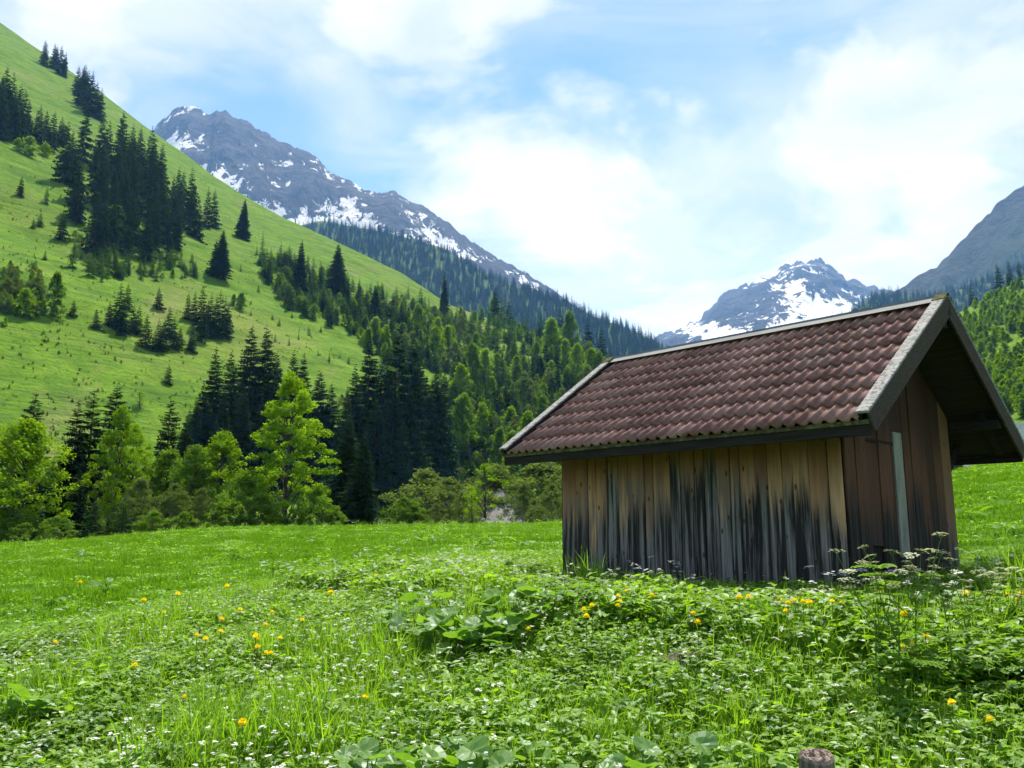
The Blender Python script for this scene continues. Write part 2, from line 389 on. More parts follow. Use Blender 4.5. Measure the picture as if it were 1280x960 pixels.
SIL_PEAK = [(700, 470), (760, 450), (800, 436), (831, 419), (855, 410), (874, 402), (901, 372), (936, 355), (971, 341), (983, 333), (1003, 327), (1026, 327), (1040, 337), (1061, 349), (1089, 357), (1120, 366), (1160, 372), (1220, 392), (1300, 430)]
def snow_peak(A, Sg, X, Y, Z, h):
    u = 640 + A / (CT + Z / Y * ST) * F; v = 480 - F * np.tan(np.arctan(Z / Y) - TH)
    band = np.exp(-((v - (436 - .30 * (u - 900))) / 20) ** 2) * np.clip((u - 850) / 40, 0, 1) * np.clip((1085 - u) / 30, 0, 1)
    left = np.exp(-((v - 412) / 12) ** 2) * np.exp(-((u - 875) / 40) ** 2)
    top = np.exp(-((u - 985) / 34) ** 2 - ((v - 362) / 30) ** 2)
    return .55 + h * .9 + .36 * band + .34 * left + .26 * top
mountain('snow_peak', SIL_PEAK, 4200, 2600, MAT['rock_far'], nc=460, ns=150, rug=2.4, wl=380, zfoot=500, jag=.015, snow=snow_peak, seed=7.7)

SIL_FOREST = [(120, 330), (300, 300), (400, 276), (440, 283), (486, 291), (554, 310), (590, 332), (630, 352), (666, 363), (702, 374), (741, 395), (781, 409), (813, 424), (838, 441), (870, 462), (930, 500), (1000, 560)]
def no(A, Sg, X, Y, Z, h): return np.zeros_like(A)
mountain('forest_ridge_left', SIL_FOREST, 1650, 900, MAT['forest_floor'], nc=200, ns=60, rug=.35, wl=160, zfoot=0, seed=4.1, crest_y=lambda a: -350 * np.clip((a + .1) / .35, 0, 1))
SIL_RF = [(940, 470), (1010, 425), (1046, 406), (1061, 394), (1077, 380), (1092, 370), (1112, 370), (1131, 368), (1160, 372), (1200, 362), (1240, 348), (1290, 330), (1400, 300), (1600, 230)]
mountain('forest_ridge_right', SIL_RF, 1650, 900, MAT['forest_floor'], nc=160, ns=50, rug=.3, wl=160, zfoot=40, seed=6.2)
SIL_RM = [(1030, 440), (1080, 400), (1124, 361), (1147, 347), (1171, 333), (1194, 310), (1212, 292), (1229, 275), (1249, 255), (1280, 230), (1330, 196), (1450, 120), (1600, 60), (1800, 60), (2200, 150)]
mountain('grey_mountain_right', SIL_RM, 2300, 1650, MAT['rock_right'], nc=300, ns=110, rug=2.6, wl=300, zfoot=120, jag=.010,
         snow=lambda A, Sg, X, Y, Z, h: .06 + h * .42, turf=lambda A, Sg, X, Y, Z, h: np.clip((.98 - Sg) * 2, 0, 1), seed=1.4)
# ------------------------------------------------------------------ trees
MAT['needle'] = leaf_mat('mat_spruce_needles', (.013, .038, .018), (.042, .08, .028), .22, (1.2, 1.3, .6))
MAT['needle_young'] = leaf_mat('mat_young_spruce_needles', (.035, .095, .028), (.11, .20, .05), .36, (1.2, 1.3, .6))
MAT['needle_larch'] = leaf_mat('mat_fresh_needles', (.06, .12, .025), (.12, .19, .04), .35)
MAT['leaf_bright'] = leaf_mat('mat_spring_leaves', (.11, .20, .014), (.23, .36, .02), .5, (1.3, 1.4, .4), rnd=.35)
MAT['leaf_mid'] = leaf_mat('mat_broad_leaves', (.085, .165, .022), (.16, .265, .035), .48, rnd=.4)
MAT['leaf_dull'] = leaf_mat('mat_willow_leaves', (.08, .125, .04), (.16, .21, .065), .42, rnd=.4)
def m_bark(name, a, b):
    g = NT(name); P = g.coord(); n = g.noise(g.mapping(P, (6, 6, 1.2)), 2.0, 5, .65)
    return g.principled(g.mix(g.step(n, .3, .7), a, b), .9, .1, g.bump(n, .6, .03))
MAT['bark'] = m_bark('mat_bark', (.035, .028, .022), (.10, .085, .07))
MAT['bark_pale'] = m_bark('mat_bark_pale', (.09, .08, .07), (.22, .20, .17))

class Soup:
    """triangle soup built with numpy: foliage"""
    def __init__(s): s.v = []; s.t = []
    def tri(s, a, b, c, t): s.v.append(np.stack([a, b, c], 1).reshape(-1, 3)); s.t.append(np.repeat(t, 3))
    def build(s, name, mat, link=True):
        v = np.concatenate(s.v); t = np.concatenate(s.t); f = np.arange(len(v)).reshape(-1, 3)
        return mesh_obj(name, v, f, mat, tint=t, link=link)

def spruce_crown(seed, H=20., Rb=3.4, levels=34, per=8, twigs=6, low=.06, ragged=.25, pw=.82):
    """whorls of drooping branches, each a spine with hanging side twigs"""
    g = np.random.RandomState(seed); sp = Soup()
    z0 = []; az = []; ln = []
    lev = low + (1 - low) * (np.arange(levels) / levels) ** .82
    for k, q in enumerate(lev):
        n = max(3, int(round(per * (1 - q) ** .35)))
        r = Rb * (1 - q) ** pw * (1 + .10 * math.sin(k * 1.7 + seed))
        az += list(g.rand() * 6.28 + np.arange(n) * 6.283 / n + g.normal(0, .25, n))
        ln += list(r * (1 + g.uniform(-ragged, ragged * .7, n)) + .10)
        z0 += list(np.full(n, q * H) + g.normal(0, .030 * H * (1 - .75 * q) + .02, n))
    z0 = np.array(z0); az = np.array(az); ln = np.array(ln)
    asym = 1 + .16 * np.cos(az - g.rand() * 6.28); ln = ln * asym
    dx = np.stack([np.cos(az), np.sin(az), 0 * az], 1); sd = np.stack([-np.sin(az), np.cos(az), 0 * az], 1); up = np.array([0, 0, 1.])
    q = np.clip(z0 / H, 0, 1); droop = (.34 * (1 - q) - .28 * q ** 2) * (1 + g.normal(0, .25, len(q)))
    tint = g.rand(len(q))
    def spine(f): return dx * (ln * f)[:, None] + up * (z0 - ln * (droop * (f * 1.5 - .6 * f * f)))[:, None]
    w = .035 * ln + .035
    # spine ribbon
    sp.tri(spine(0) + sd * w[:, None], spine(0) - sd * w[:, None], spine(1.0), tint)
    for i in range(twigs):
        f = (i + .8) / (twigs + .3)
        b = spine(f); b2 = spine(min(1, f + .95 / twigs))
        for s_ in (-1, 1):
            L = ln * (.46 - .30 * f) * g.uniform(.7, 1.25, len(q)) + .16
            hang = L * g.uniform(.15, .75, len(q)) * (.35 + .65 * (1 - q))
            tip = b + sd * (s_ * L * .85)[:, None] + dx * (L * .55)[:, None] - up * hang[:, None]
            sp.tri(b - dx * (.02 * ln)[:, None], b2, tip, np.clip(tint + g.normal(0, .2, len(q)), 0, 1))
    # hanging curtain below each spine
    for i in range(max(2, twigs // 2)):
        f = (i + .6) / max(2, twigs // 2); b = spine(f * .9); b2 = spine(min(1, f * .9 + .3))
        tip = (b + b2) / 2 - up * (ln * g.uniform(.10, .26, len(q)) + .06)[:, None]
        sp.tri(b, b2, tip, tint)
    # leader
    sp.tri(np.array([[.05, 0, H * .96]]), np.array([[-.05, .03, H * .96]]), np.array([[0, 0, H * 1.02]]), np.array([.5]))
    return sp
def trunk_mesh(name, H, r, mat, bend=0., seed=0, top=.97):
    mb = MB(); g = random.Random(seed)
    pts = [(bend * math.sin(k * .9 + seed) * k / 6, bend * math.cos(k * 1.3 + seed) * k / 6, H * top * k / 6 - (.4 if k == 0 else 0)) for k in range(7)]
    mb.tube(pts, [r * (1.25 if k == 0 else 1 - .88 * k / 6) for k in range(7)], 7)
    return mb.build(name, mat, link=False, smooth=True)

SPRUCE_HI = []; SPRUCE_MID = []; SPRUCE_YOUNG = []
for k in range(5):
    c = spruce_crown(20 + k, 20, [3.9, 3.3, 4.3, 3.5, 4.0][k], 66, 9, 6, [.05, .08, .04, .12, .06][k], .28, [.85, .75, .9, .8, .7][k]).build('crown', MAT['needle'], False)
    SPRUCE_HI.append((c.data, trunk_mesh('trunk', 20, .24, MAT['bark'], 0, k).data))
for k in range(6):
    c = spruce_crown(50 + k, 20, [4.4, 3.8, 5.0, 3.6, 4.5, 4.8][k], 27, 8, 4, [.04, .06, .03, .05, .10, .04][k], .32, [.85, .75, .95, .7, .8, .9][k]).build('crown', MAT['needle'], False)
    SPRUCE_MID.append((c.data, trunk_mesh('trunk', 20, .25, MAT['bark'], 0, k).data))
for k in range(5):
    SPRUCE_YOUNG.append(spruce_crown(80 + k, 20, [4.8, 4.2, 5.6, 4.6, 4.0][k], 20, 8, 3, .01, .35, .85).build('crown', MAT['needle_young'], False).data)
YTRUNK = trunk_mesh('trunk', 20, .3, MAT['bark'], 0, 1).data
SPRUCE_LARCH = [spruce_crown(90 + k, 20, [4.4, 3.8][k], 18, 6, 3, .04, .4, .8).build('larch_tree', MAT['needle_larch'], False).data for k in range(2)]

def leaf_crown(seed, H, W, nclus, nleaf, ls, z0=.25, shape=0.5, mat=None, cr=.10, gap=.0, flat=.62):
    """uneven crown: leaf clumps on limbs that grow out of a leaning stem; returns (crown object, wood object)"""
    g = np.random.RandomState(seed); rnd = random.Random(seed)
    P = []; tries = 0
    while len(P) < nclus and tries < nclus * 60:
        tries += 1
        q = g.rand() ** .85; z = z0 + (1 - z0) * q
        prof = (math.sin(math.pi * min(1, max(.02, q)) ** shape) ** .75) if shape else 1
        a = g.rand() * 6.283; lob = 1 + .28 * math.sin(a * 2 + seed) + .18 * math.sin(a * 3 + z * 9 + seed)
        r = W / 2 * prof * lob * math.sqrt(g.uniform(.08, 1))
        p = np.array([r * math.cos(a), r * math.sin(a), z * H])
        if gap and any(np.linalg.norm((p - k) * (1, 1, 1.3)) < gap * H for k in P): continue
        P.append(p)
    P = np.array(P); n = len(P)
    per = max(3, nleaf // n)
    cid = np.repeat(np.arange(n), per); m = len(cid)
    size = (cr * H * g.uniform(.6, 1.35, n))[cid]
    off = g.normal(0, 1, (m, 3)); off /= np.linalg.norm(off, axis=1)[:, None]; off *= (g.rand(m) ** .5 * size)[:, None]; off[:, 2] *= flat
    c = P[cid] + off; c[:, 2] -= .25 * size * ((off[:, :2] ** 2).sum(1) / (size ** 2 + 1e-6))
    a = g.normal(0, 1, (m, 3)); a[:, 2] *= .6; a /= np.linalg.norm(a, axis=1)[:, None]
    b = np.cross(a, g.normal(0, 1, (m, 3)) + np.array([0, 0, 1.4])); b /= np.linalg.norm(b, axis=1)[:, None] + 1e-9
    L = ls * g.uniform(.6, 1.4, m)
    ti = np.clip((g.rand(n)[cid] * .6 + g.rand(m) * .4), 0, 1)
    sp = Soup()
    A = a * L[:, None]; B = b * (L * .42)[:, None]
    sp.tri(c - A, c + B - A * .1, c + A, ti); sp.tri(c - A, c + A, c - B - A * .1, ti)
    crown = sp.build('crown', mat, False)
    mb = MB(); lean = (rnd.uniform(-.05, .05) * H, rnd.uniform(-.05, .05) * H)
    def stem(z): return Vector((lean[0] * z ** 2 + .012 * H * math.sin(z * 7 + seed), lean[1] * z ** 2, z * H))
    tr = .012 * H
    mb.tube([stem(-.03)] + [stem(k / 6 * .92) for k in range(7)], [tr * 1.35] + [tr * (1 - .9 * k / 6) for k in range(7)], 7)
    order = list(range(n)); rnd.shuffle(order)
    for i in order[:min(n, 46)]:
        p = Vector(P[i]); zb = max(z0 * .55, p.z / H - .10 - .28 * math.hypot(p.x, p.y) / max(W / 2, .01) * .8)
        s0 = stem(min(.9, zb)); mid = s0.lerp(p, .5) + Vector((rnd.uniform(-.02, .02) * H, rnd.uniform(-.02, .02) * H, .03 * H))
        mb.tube([s0, mid, p], [tr * .42, tr * .26, tr * .06], 4, cap=False)
    return crown, mb

DEC = {}
def dec_kind(key, seeds, mat, barkm, **k):
    DEC[key] = []
    for s in seeds:
        c, w = leaf_crown(s, mat=MAT[mat], **k); DEC[key].append((c.data, w.build('trunk', MAT[barkm], link=False, smooth=True).data))
dec_kind('maple', [3], 'leaf_bright', 'bark', H=13., W=8.6, nclus=190, nleaf=19000, ls=.13, z0=.06, shape=.50, cr=.046, gap=.040, flat=.5)
dec_kind('round', [5, 6, 7], 'leaf_bright', 'bark', H=10., W=8.5, nclus=150, nleaf=14000, ls=.14, z0=.16, shape=.60, cr=.07, gap=.03)
dec_kind('tall', [8, 9], 'leaf_mid', 'bark', H=12., W=5.6, nclus=120, nleaf=11000, ls=.14, z0=.12, shape=.62, cr=.06, gap=.03)
dec_kind('willow', [10, 11, 12], 'leaf_dull', 'bark_pale', H=7., W=7., nclus=110, nleaf=11000, ls=.105, z0=.04, shape=.55, cr=.085, gap=.0)
dec_kind('sapling', [13], 'leaf_bright', 'bark', H=5.5, W=2.8, nclus=44, nleaf=1500, ls=.085, z0=.28, shape=.6, cr=.06, gap=.03)
dec_kind('bush', [14, 15, 16], 'leaf_mid', 'bark', H=3., W=4., nclus=80, nleaf=6000, ls=.09, z0=.02, shape=.5, cr=.12)
dec_kind('far_bright', [17, 18, 19], 'leaf_bright', 'bark', H=10., W=6.2, nclus=90, nleaf=3200, ls=.34, z0=.03, shape=.6, cr=.10)
dec_kind('far_mid', [27, 28, 29], 'leaf_mid', 'bark', H=10., W=4.8, nclus=80, nleaf=2800, ls=.34, z0=.02, shape=.62, cr=.10)
dec_kind('far_dull', [37, 38], 'leaf_dull', 'bark_pale', H=10., W=9., nclus=80, nleaf=2600, ls=.33, z0=.0, shape=.55, cr=.10)

TR = random.Random(5)
def copy_obj(name, data, parent=None):
    o = bpy.data.objects.new(name, data); COL.objects.link(o)
    if parent is not None: o.parent = parent
    return o
NSPRUCE = [0]
def put_tree(name, datas, p, s, label, cat, group, wide=1.0, parts=True):
    rz = TR.uniform(0, 6.28); sc = (s * wide * TR.uniform(.9, 1.1), s * wide * TR.uniform(.9, 1.1), s)
    if parts:
        t = empty(name, p, rz); copy_obj('crown', datas[0], t); copy_obj('trunk', datas[1], t)
        t.empty_display_size = 1
    else:
        t = copy_obj(name, datas); t.location = p; t.rotation_euler = (0, 0, rz)
    t.scale = sc
    tag(t, label, cat, group); return t
def spruce(p, h, label, group, q='mid', wide=1.0):
    NSPRUCE[0] += 1
    p = Vector(p) - Vector((0, 0, .3))
    if q == 'young': return put_tree('spruce_tree', (TR.choice(SPRUCE_YOUNG), YTRUNK), p, h / 20, label, 'spruce', group, wide * TR.uniform(.8, 1.1))
    return put_tree('spruce_tree', TR.choice(SPRUCE_HI if q == 'hi' else SPRUCE_MID), p, h / 20, label, 'spruce', group, wide)
HT_OF = {'maple': 13, 'round': 10, 'tall': 12, 'willow': 7, 'sapling': 5.5, 'bush': 3, 'far_bright': 10, 'far_mid': 10, 'far_dull': 10}
CAT_OF = {'bush': 'bush', 'willow': 'bush'}
def broad(p, h, kind, label, group=None, wide=1.0, name='leafy_tree'):
    p = Vector(p) - Vector((0, 0, .15))
    return put_tree(name, TR.choice(DEC[kind]), p, h / HT_OF[kind], label, CAT_OF.get(kind, 'tree'), group, wide)
def at_hill(u, v, hpx, T=None):
    p = hit(T or HT, u, v); return p, hpx * px_size(p.y, p.z)
def sub(tpl, v, v0, v1, h, hm):
    """fill a label with the tree's size among its neighbours and how high on the slope it stands"""
    f = (v - v0) / (v1 - v0)
    return tpl.format(size='taller' if h > hm else 'shorter', part='upper' if f < .33 else 'middle' if f < .67 else 'lower')
def inside(poly, u, v):
    c = False; n = len(poly)
    for i in range(n):
        (x0, y0), (x1, y1) = poly[i], poly[(i + 1) % n]
        if (y0 > v) != (y1 > v) and u < (x1 - x0) * (v - y0) / (y1 - y0) + x0: c = not c
    return c
def scatter(poly, n, mind=4):
    xs = [p[0] for p in poly]; ys = [p[1] for p in poly]; out = []; tries = 0
    while len(out) < n and tries < n * 80:
        tries += 1
        u, v = TR.uniform(min(xs), max(xs)), TR.uniform(min(ys), max(ys))
        if inside(poly, u, v) and all((u - a) ** 2 + ((v - b) * 1.6) ** 2 > mind ** 2 for a, b in out): out.append((u, v))
    return out

# --- spruces high on the steep meadow
L1 = 'dark spruce in the small clump on the skyline of the green hill'
for u, v, h in [(54, 82, 36), (66, 86, 36), (74, 93, 40), (80, 97, 36), (70, 80, 26)]:
    p, m = at_hill(u, v, h); spruce(p, m, L1, 'spruces in the upper skyline clump', 'mid', .9)
L2 = 'dark spruce in the tall clump standing just below the skyline clump'
for u, v, h in [(96, 118, 40), (101, 132, 56), (107, 138, 56), (112, 145, 62), (118, 148, 52), (124, 151, 46), (104, 124, 48)]:
    p, m = at_hill(u, v, h); spruce(p, m, L2, 'spruces in the second skyline clump', 'mid', .9)
L3 = '{size} dark spruce in the {part} part of the clump above the round pale bushes'
for u, v, h in [(-12, 150, 80), (2, 152, 78), (10, 166, 84), (20, 174, 76), (27, 168, 62), (33, 165, 46), (-5, 172, 84), (14, 178, 70), (47, 178, 52), (64, 190, 56), (56, 170, 36), (75, 182, 40), (0, 130, 40)]:
    p, m = at_hill(u, v, h); spruce(p, m, sub(L3, v, 130, 190, h, 60), 'spruces in the clump at the hill edge', 'mid', .9)
L4 = '{size} dark spruce in the {part} part of the big stand on the green slope'
for u, v in scatter([(72, 232), (100, 195), (150, 215), (185, 215), (245, 262), (262, 300), (232, 322), (205, 332), (165, 322), (140, 330), (108, 318), (88, 275)], 66, 7):
    hp = TR.uniform(58, 92) * (.72 if u > 200 else 1); p, m = at_hill(u, v, hp); spruce(p, m, sub(L4, v, 195, 332, hp, 70), 'spruces in the big stand', 'mid', .85)
for u, v, h in [(174, 200, 46), (191, 235, 54), (221, 262, 58), (236, 278, 76), (258, 285, 56), (266, 285, 54), (246, 300, 60)]:
    p, m = at_hill(u, v, h); spruce(p, m, sub(L4, v, 195, 332, h, 70), 'spruces in the big stand', 'mid', .85)
L5 = 'young spruce in the low thicket at the foot of the big stand'
for u, v in scatter([(78, 330), (110, 335), (160, 322), (163, 345), (130, 355), (100, 345)], 15, 6):
    p, m = at_hill(u, v, TR.uniform(22, 42)); spruce(p, m, L5, 'young spruces below the big stand', 'young', .8)
for u, v, h in [(180, 345, 30), (195, 352, 28), (190, 340, 34), (212, 338, 34), (225, 333, 30), (237, 345, 22), (231, 348, 14), (242, 346, 16)]:
    p, m = at_hill(u, v, h); spruce(p, m, L5, 'young spruces below the big stand', 'young', .75)
spruce(*at_hill(304, 299, 54), 'lone spruce with full crown near the grassy ridge', None, 'hi', 1.1)
spruce(*at_hill(276, 350, 66), 'broad ragged spruce below the lone ridge spruce', None, 'hi', 1.35)
spruce(*at_hill(268, 346, 50), 'smaller dark spruce leaning against the broad ragged spruce', None, 'mid', 1.1)
spruce(*at_hill(375, 364, 68), 'open pale spruce below the bare grassy ridge', None, 'hi', .95)
spruce(*at_hill(421, 368, 66), 'full pointed spruce below the bare grassy ridge', None, 'hi', 1.1)
spruce(*at_hill(468, 404, 50), 'dark stout spruce above the young mixed forest', None, 'hi', 1.1)
spruce(*at_hill(555, 392, 54), 'dark narrow spruce where the grassy ridge ends in forest', None, 'hi', .8)
spruce(*at_hill(510, 372, 18), 'tiny spruce on the end of the grassy ridge', None, 'young', 1)
L6 = '{size} spruce in the {part} part of the loose group on the open slope'
for u, v, h in [(119, 411, 27), (147, 412, 62), (158, 388, 36), (135, 408, 34), (152, 418, 46), (165, 418, 40), (172, 418, 38), (181, 436, 46), (196, 440, 44), (204, 438, 42), (210, 422, 42), (216, 436, 44), (224, 436, 30), (240, 441, 36), (238, 438, 26)]:
    p, m = at_hill(u, v, h); spruce(p, m, sub(L6, v, 385, 442, h, 41), 'loose spruce group on the lower slope', 'mid', 1.15)
L7 = '{size} spruce in the {part} part of the tight dark block on the open slope'
for u, v, h in [(242, 402, 42), (250, 416, 62), (234, 400, 38), (258, 421, 48), (262, 418, 56), (268, 421, 56), (273, 419, 60), (279, 422, 56), (283, 423, 50), (252, 428, 50)]:
    p, m = at_hill(u, v, h); spruce(p, m, sub(L7, v, 399, 429, h, 50), 'tight spruce block on the lower slope', 'mid', .95)
spruce(*at_hill(197, 387, 30), 'single small spruce between the loose group and the stand', None, 'mid', 1.2)
spruce(*at_hill(91, 398, 24), 'single small dark spruce beside a pale birch', None, 'mid', 1.4)
spruce(*at_hill(210, 481, 27), 'single round young spruce on the smooth meadow slope', None, 'mid', 1.5)
for u, v, h, l in [(25, 247, 30, 'lone ragged spruce on the open slope below the hill edge clump'), (41, 287, 16, 'tiny spruce beside its twin on the open slope'), (50, 283, 20, 'slightly taller tiny spruce of the twin pair on the open slope'), (58, 255, 26, 'little dark spruce left of the big stand'),
                   (76, 300, 40, 'mid sized spruce at the left foot of the big stand'), (135, 445, 7, 'low dark spruce seedling on the bare meadow slope'), (229, 455, 7, 'pale spruce seedling on the bare meadow slope')]:
    spruce(*at_hill(u, v, h), l, None, 'young' if h < 30 else 'mid', 1.1)
# --- scrub and pale trees of the open slope
for u, v, h, k, l in [(22, 190, 18, 'far_bright', 'round pale bush below the hill edge spruces'), (36, 195, 26, 'far_bright', 'round bright green tree below the hill edge spruces'), (56, 196, 18, 'far_bright', 'third pale bush below the hill edge spruces'),
                      (12, 150, 34, 'far_bright', 'bright leafy tree inside the hill edge spruce clump'), (80, 180, 24, 'far_mid', 'mid green tree between the hill edge clump and big stand'), (167, 195, 20, 'far_mid', 'green leafy tree beside the spruce near the ridge'),
                      (142, 300, 44, 'far_bright', 'bright leafy tree glowing inside the dark spruce stand'), (132, 285, 24, 'far_bright', 'small bright tree inside the dark spruce stand'), (172, 225, 30, 'far_mid', 'pale leafy tree at the upper edge of the spruce stand'),
                      (67, 396, 56, 'far_mid', 'pale slender birch on the open slope'), (30, 398, 38, 'far_bright', 'bright bush in the scrub patch on the open slope'), (8, 372, 26, 'far_dull', 'dull bush at the edge of the scrub patch'),
                      (45, 372, 26, 'far_dull', 'grey green bush in the scrub patch on the open slope'), (20, 350, 16, 'far_mid', 'low bush at the top of the scrub patch'), (40, 395, 20, 'far_dull', 'low dull bush beside the bright bush of the scrub patch'),
                      (301, 388, 22, 'far_mid', 'small leafy tree right of the tight spruce block'), (292, 382, 14, 'far_mid', 'low bush right of the tight spruce block'), (80, 87, 14, 'far_mid', 'low bush under the skyline spruces')]:
    p, m = at_hill(u, v, h); broad(p, m, k, l, None, .75 if 'birch' in l else 1.1)
p, m = at_hill(174, 513, 24); broad(p, m, 'sapling', 'small lone fruit tree with bent trunk on the smooth slope', None, 1.7)
L8 = 'tiny spruce seedling dotted over the open slope'
for u, v in [(95, 322), (43, 322), (26, 332), (55, 326), (38, 330), (105, 300), (330, 355), (316, 380), (300, 372), (322, 365), (312, 395), (340, 400), (352, 408), (366, 398), (346, 428), (372, 425), (360, 432), (384, 420), (376, 415), (400, 415), (395, 445), (410, 452), (425, 448), (436, 455), (300, 340), (318, 318), (330, 330)]:
    p, m = at_hill(u + TR.uniform(-3, 3), v, TR.uniform(7, 18)); spruce(p, m, L8, 'spruce seedlings on the open slope', 'young', .9)

# --- lower stands in front of the slope
L9 = '{size} dark spruce in the {part} rows of the stand behind the maple'
for u, v, h in [(262, 575, 145), (282, 580, 146), (307, 570, 168), (325, 575, 172), (341, 560, 125), (362, 560, 126), (375, 570, 132), (248, 585, 110), (240, 590, 96), (275, 600, 112), (300, 600, 118), (322, 605, 110), (350, 600, 120), (395, 590, 130), (232, 590, 80), (385, 610, 112), (265, 610, 90), (340, 615, 105), (410, 600, 124)]:
    p, m = at_hill(u, v, h); spruce(p, m, sub(L9, v, 560, 616, h, 120), 'tall spruces behind the maple', 'hi', 1.0)
L10 = '{size} very dark spruce in the {part} rows of the stand beside the pointed spruce'
for u, v, h in [(458, 585, 170), (476, 630, 190), (495, 632, 232), (512, 628, 215), (530, 625, 160), (542, 624, 170), (553, 620, 160), (430, 640, 158), (420, 645, 120), (488, 645, 180), (508, 640, 170), (440, 600, 150), (466, 645, 150), (520, 610, 180), (547, 600, 130)]:
    p, m = at_hill(u, v, h); spruce(p, m, sub(L10, v, 585, 646, h, 168), 'very tall spruces right of the maple', 'hi', .95)
L11 = '{size} young spruce in the {part} band of the mixed forest slope'
BAND = [(320, 330), (345, 325), (420, 350), (470, 372), (545, 388), (610, 398), (670, 418), (730, 440), (790, 478), (800, 560), (690, 590), (640, 560), (580, 590), (560, 560), (560, 470), (470, 455), (440, 420), (400, 408), (352, 385)]
for u, v in scatter(BAND, 128, 6):
    hp = TR.uniform(22, 46) * (1.25 if v > 480 else 1); p, m = at_hill(u, v, hp); spruce(p, m, sub(L11, v, 325, 590, hp, 36), 'young spruces of the mixed forest', 'young' if TR.random() < .72 else 'mid', .72)
for u, v, h in [(604, 605, 52), (612, 560, 48), (645, 545, 60), (632, 520, 44), (655, 480, 44), (635, 398, 36), (620, 395, 46), (700, 410, 46), (712, 425, 34), (735, 440, 50), (752, 450, 46), (695, 470, 44), (675, 470, 34), (600, 520, 36), (690, 500, 40)]:
    p, m = at_hill(u, v, h); spruce(p, m, 'taller dark spruce standing out of the mixed forest', 'taller spruces of the mixed forest', 'mid', .9)
L12 = '{size} leafy tree in the {part} band of the mixed forest slope'
for u, v in scatter([(430, 425), (560, 410), (640, 430), (700, 440), (800, 490), (800, 600), (690, 620), (600, 600), (575, 540), (560, 470), (470, 470)], 46, 12):
    hp = TR.uniform(24, 48); p, m = at_hill(u, v, hp); broad(p, m, TR.choice(['far_bright', 'far_bright', 'far_bright', 'far_mid', 'far_dull']), sub(L12, v, 410, 620, hp, 36), 'leafy trees of the mixed forest', .85)
for u, v, h in [(590, 490, 62), (606, 485, 50), (690, 455, 58), (712, 450, 60), (578, 580, 84), (740, 480, 46), (640, 600, 60), (660, 570, 56), (618, 378, 30), (575, 505, 50)]:
    p, m = at_hill(u, v, h); broad(p, m, 'far_bright' if h < 60 else 'far_mid', sub('{size} large rounded fresh green tree in the {part} mixed forest', v, 378, 600, h, 57), 'large rounded trees of the mixed forest', .85)
L13 = 'leafless pale scrub bush in a clearing of the mixed forest'
for u, v in scatter([(440, 395), (520, 385), (600, 420), (590, 470), (480, 420)], 14, 10):
    p, m = at_hill(u, v, TR.uniform(12, 22)); broad(p, m, 'far_dull', L13, 'pale scrub of the mixed forest', 1.2)
print('spruces', NSPRUCE[0])
# ------------------------------------------------------------------ uncountable growth: points that carry one of a few plants
def stuff_points(name, pts, rz, sc, idx, datas, tilt=None, label=None, cat=None, sz=None):
    """one object; geometry nodes set a plant mesh on every point"""
    pts = np.asarray(pts, np.float32); n = len(pts)
    me = bpy.data.meshes.new(name); me.vertices.add(n); me.vertices.foreach_set('co', pts.ravel())
    rot = np.zeros((n, 3), np.float32); rot[:, 2] = rz
    if tilt is not None: rot[:, :2] = tilt
    scv = np.repeat(np.asarray(sc, np.float32)[:, None], 3, 1)
    if sz is not None: scv[:, 2] *= sz
    for nm, ty, val in (('prot', 'FLOAT_VECTOR', rot), ('pscale', 'FLOAT_VECTOR', scv)):
        at = me.attributes.new(nm, ty, 'POINT'); at.data.foreach_set('vector', np.ascontiguousarray(val, np.float32).ravel())
    at = me.attributes.new('pidx', 'INT', 'POINT'); at.data.foreach_set('value', np.asarray(idx, np.int32))
    o = bpy.data.objects.new(name, me); COL.objects.link(o)
    c = bpy.data.collections.new(name + '_plants')
    for k, d in enumerate(datas): c.objects.link(bpy.data.objects.new('%s_plant_%02d' % (name, k), d))
    ng = bpy.data.node_groups.new(name, 'GeometryNodeTree')
    ng.interface.new_socket('Geometry', in_out='INPUT', socket_type='NodeSocketGeometry'); ng.interface.new_socket('Geometry', in_out='OUTPUT', socket_type='NodeSocketGeometry')
    N = ng.nodes; L = ng.links
    gi = N.new('NodeGroupInput'); go = N.new('NodeGroupOutput'); ip = N.new('GeometryNodeInstanceOnPoints'); ci = N.new('GeometryNodeCollectionInfo')
    ci.inputs['Collection'].default_value = c; ci.inputs['Separate Children'].default_value = True; ci.inputs['Reset Children'].default_value = True
    def na(nm, ty):
        q = N.new('GeometryNodeInputNamedAttribute'); q.data_type = ty; q.inputs['Name'].default_value = nm; return q.outputs['Attribute']
    er = N.new('FunctionNodeEulerToRotation'); L.new(na('prot', 'FLOAT_VECTOR'), er.inputs[0])
    L.new(gi.outputs[0], ip.inputs['Points']); L.new(ci.outputs[0], ip.inputs['Instance']); ip.inputs['Pick Instance'].default_value = True
    L.new(na('pidx', 'INT'), ip.inputs['Instance Index']); L.new(er.outputs[0], ip.inputs['Rotation']); L.new(na('pscale', 'FLOAT_VECTOR'), ip.inputs['Scale'])
    L.new(ip.outputs[0], go.inputs[0])
    m = o.modifiers.new('plants', 'NODES'); m.node_group = ng
    return tag(o, label, cat, kind='stuff')
NR = np.random.RandomState(77)

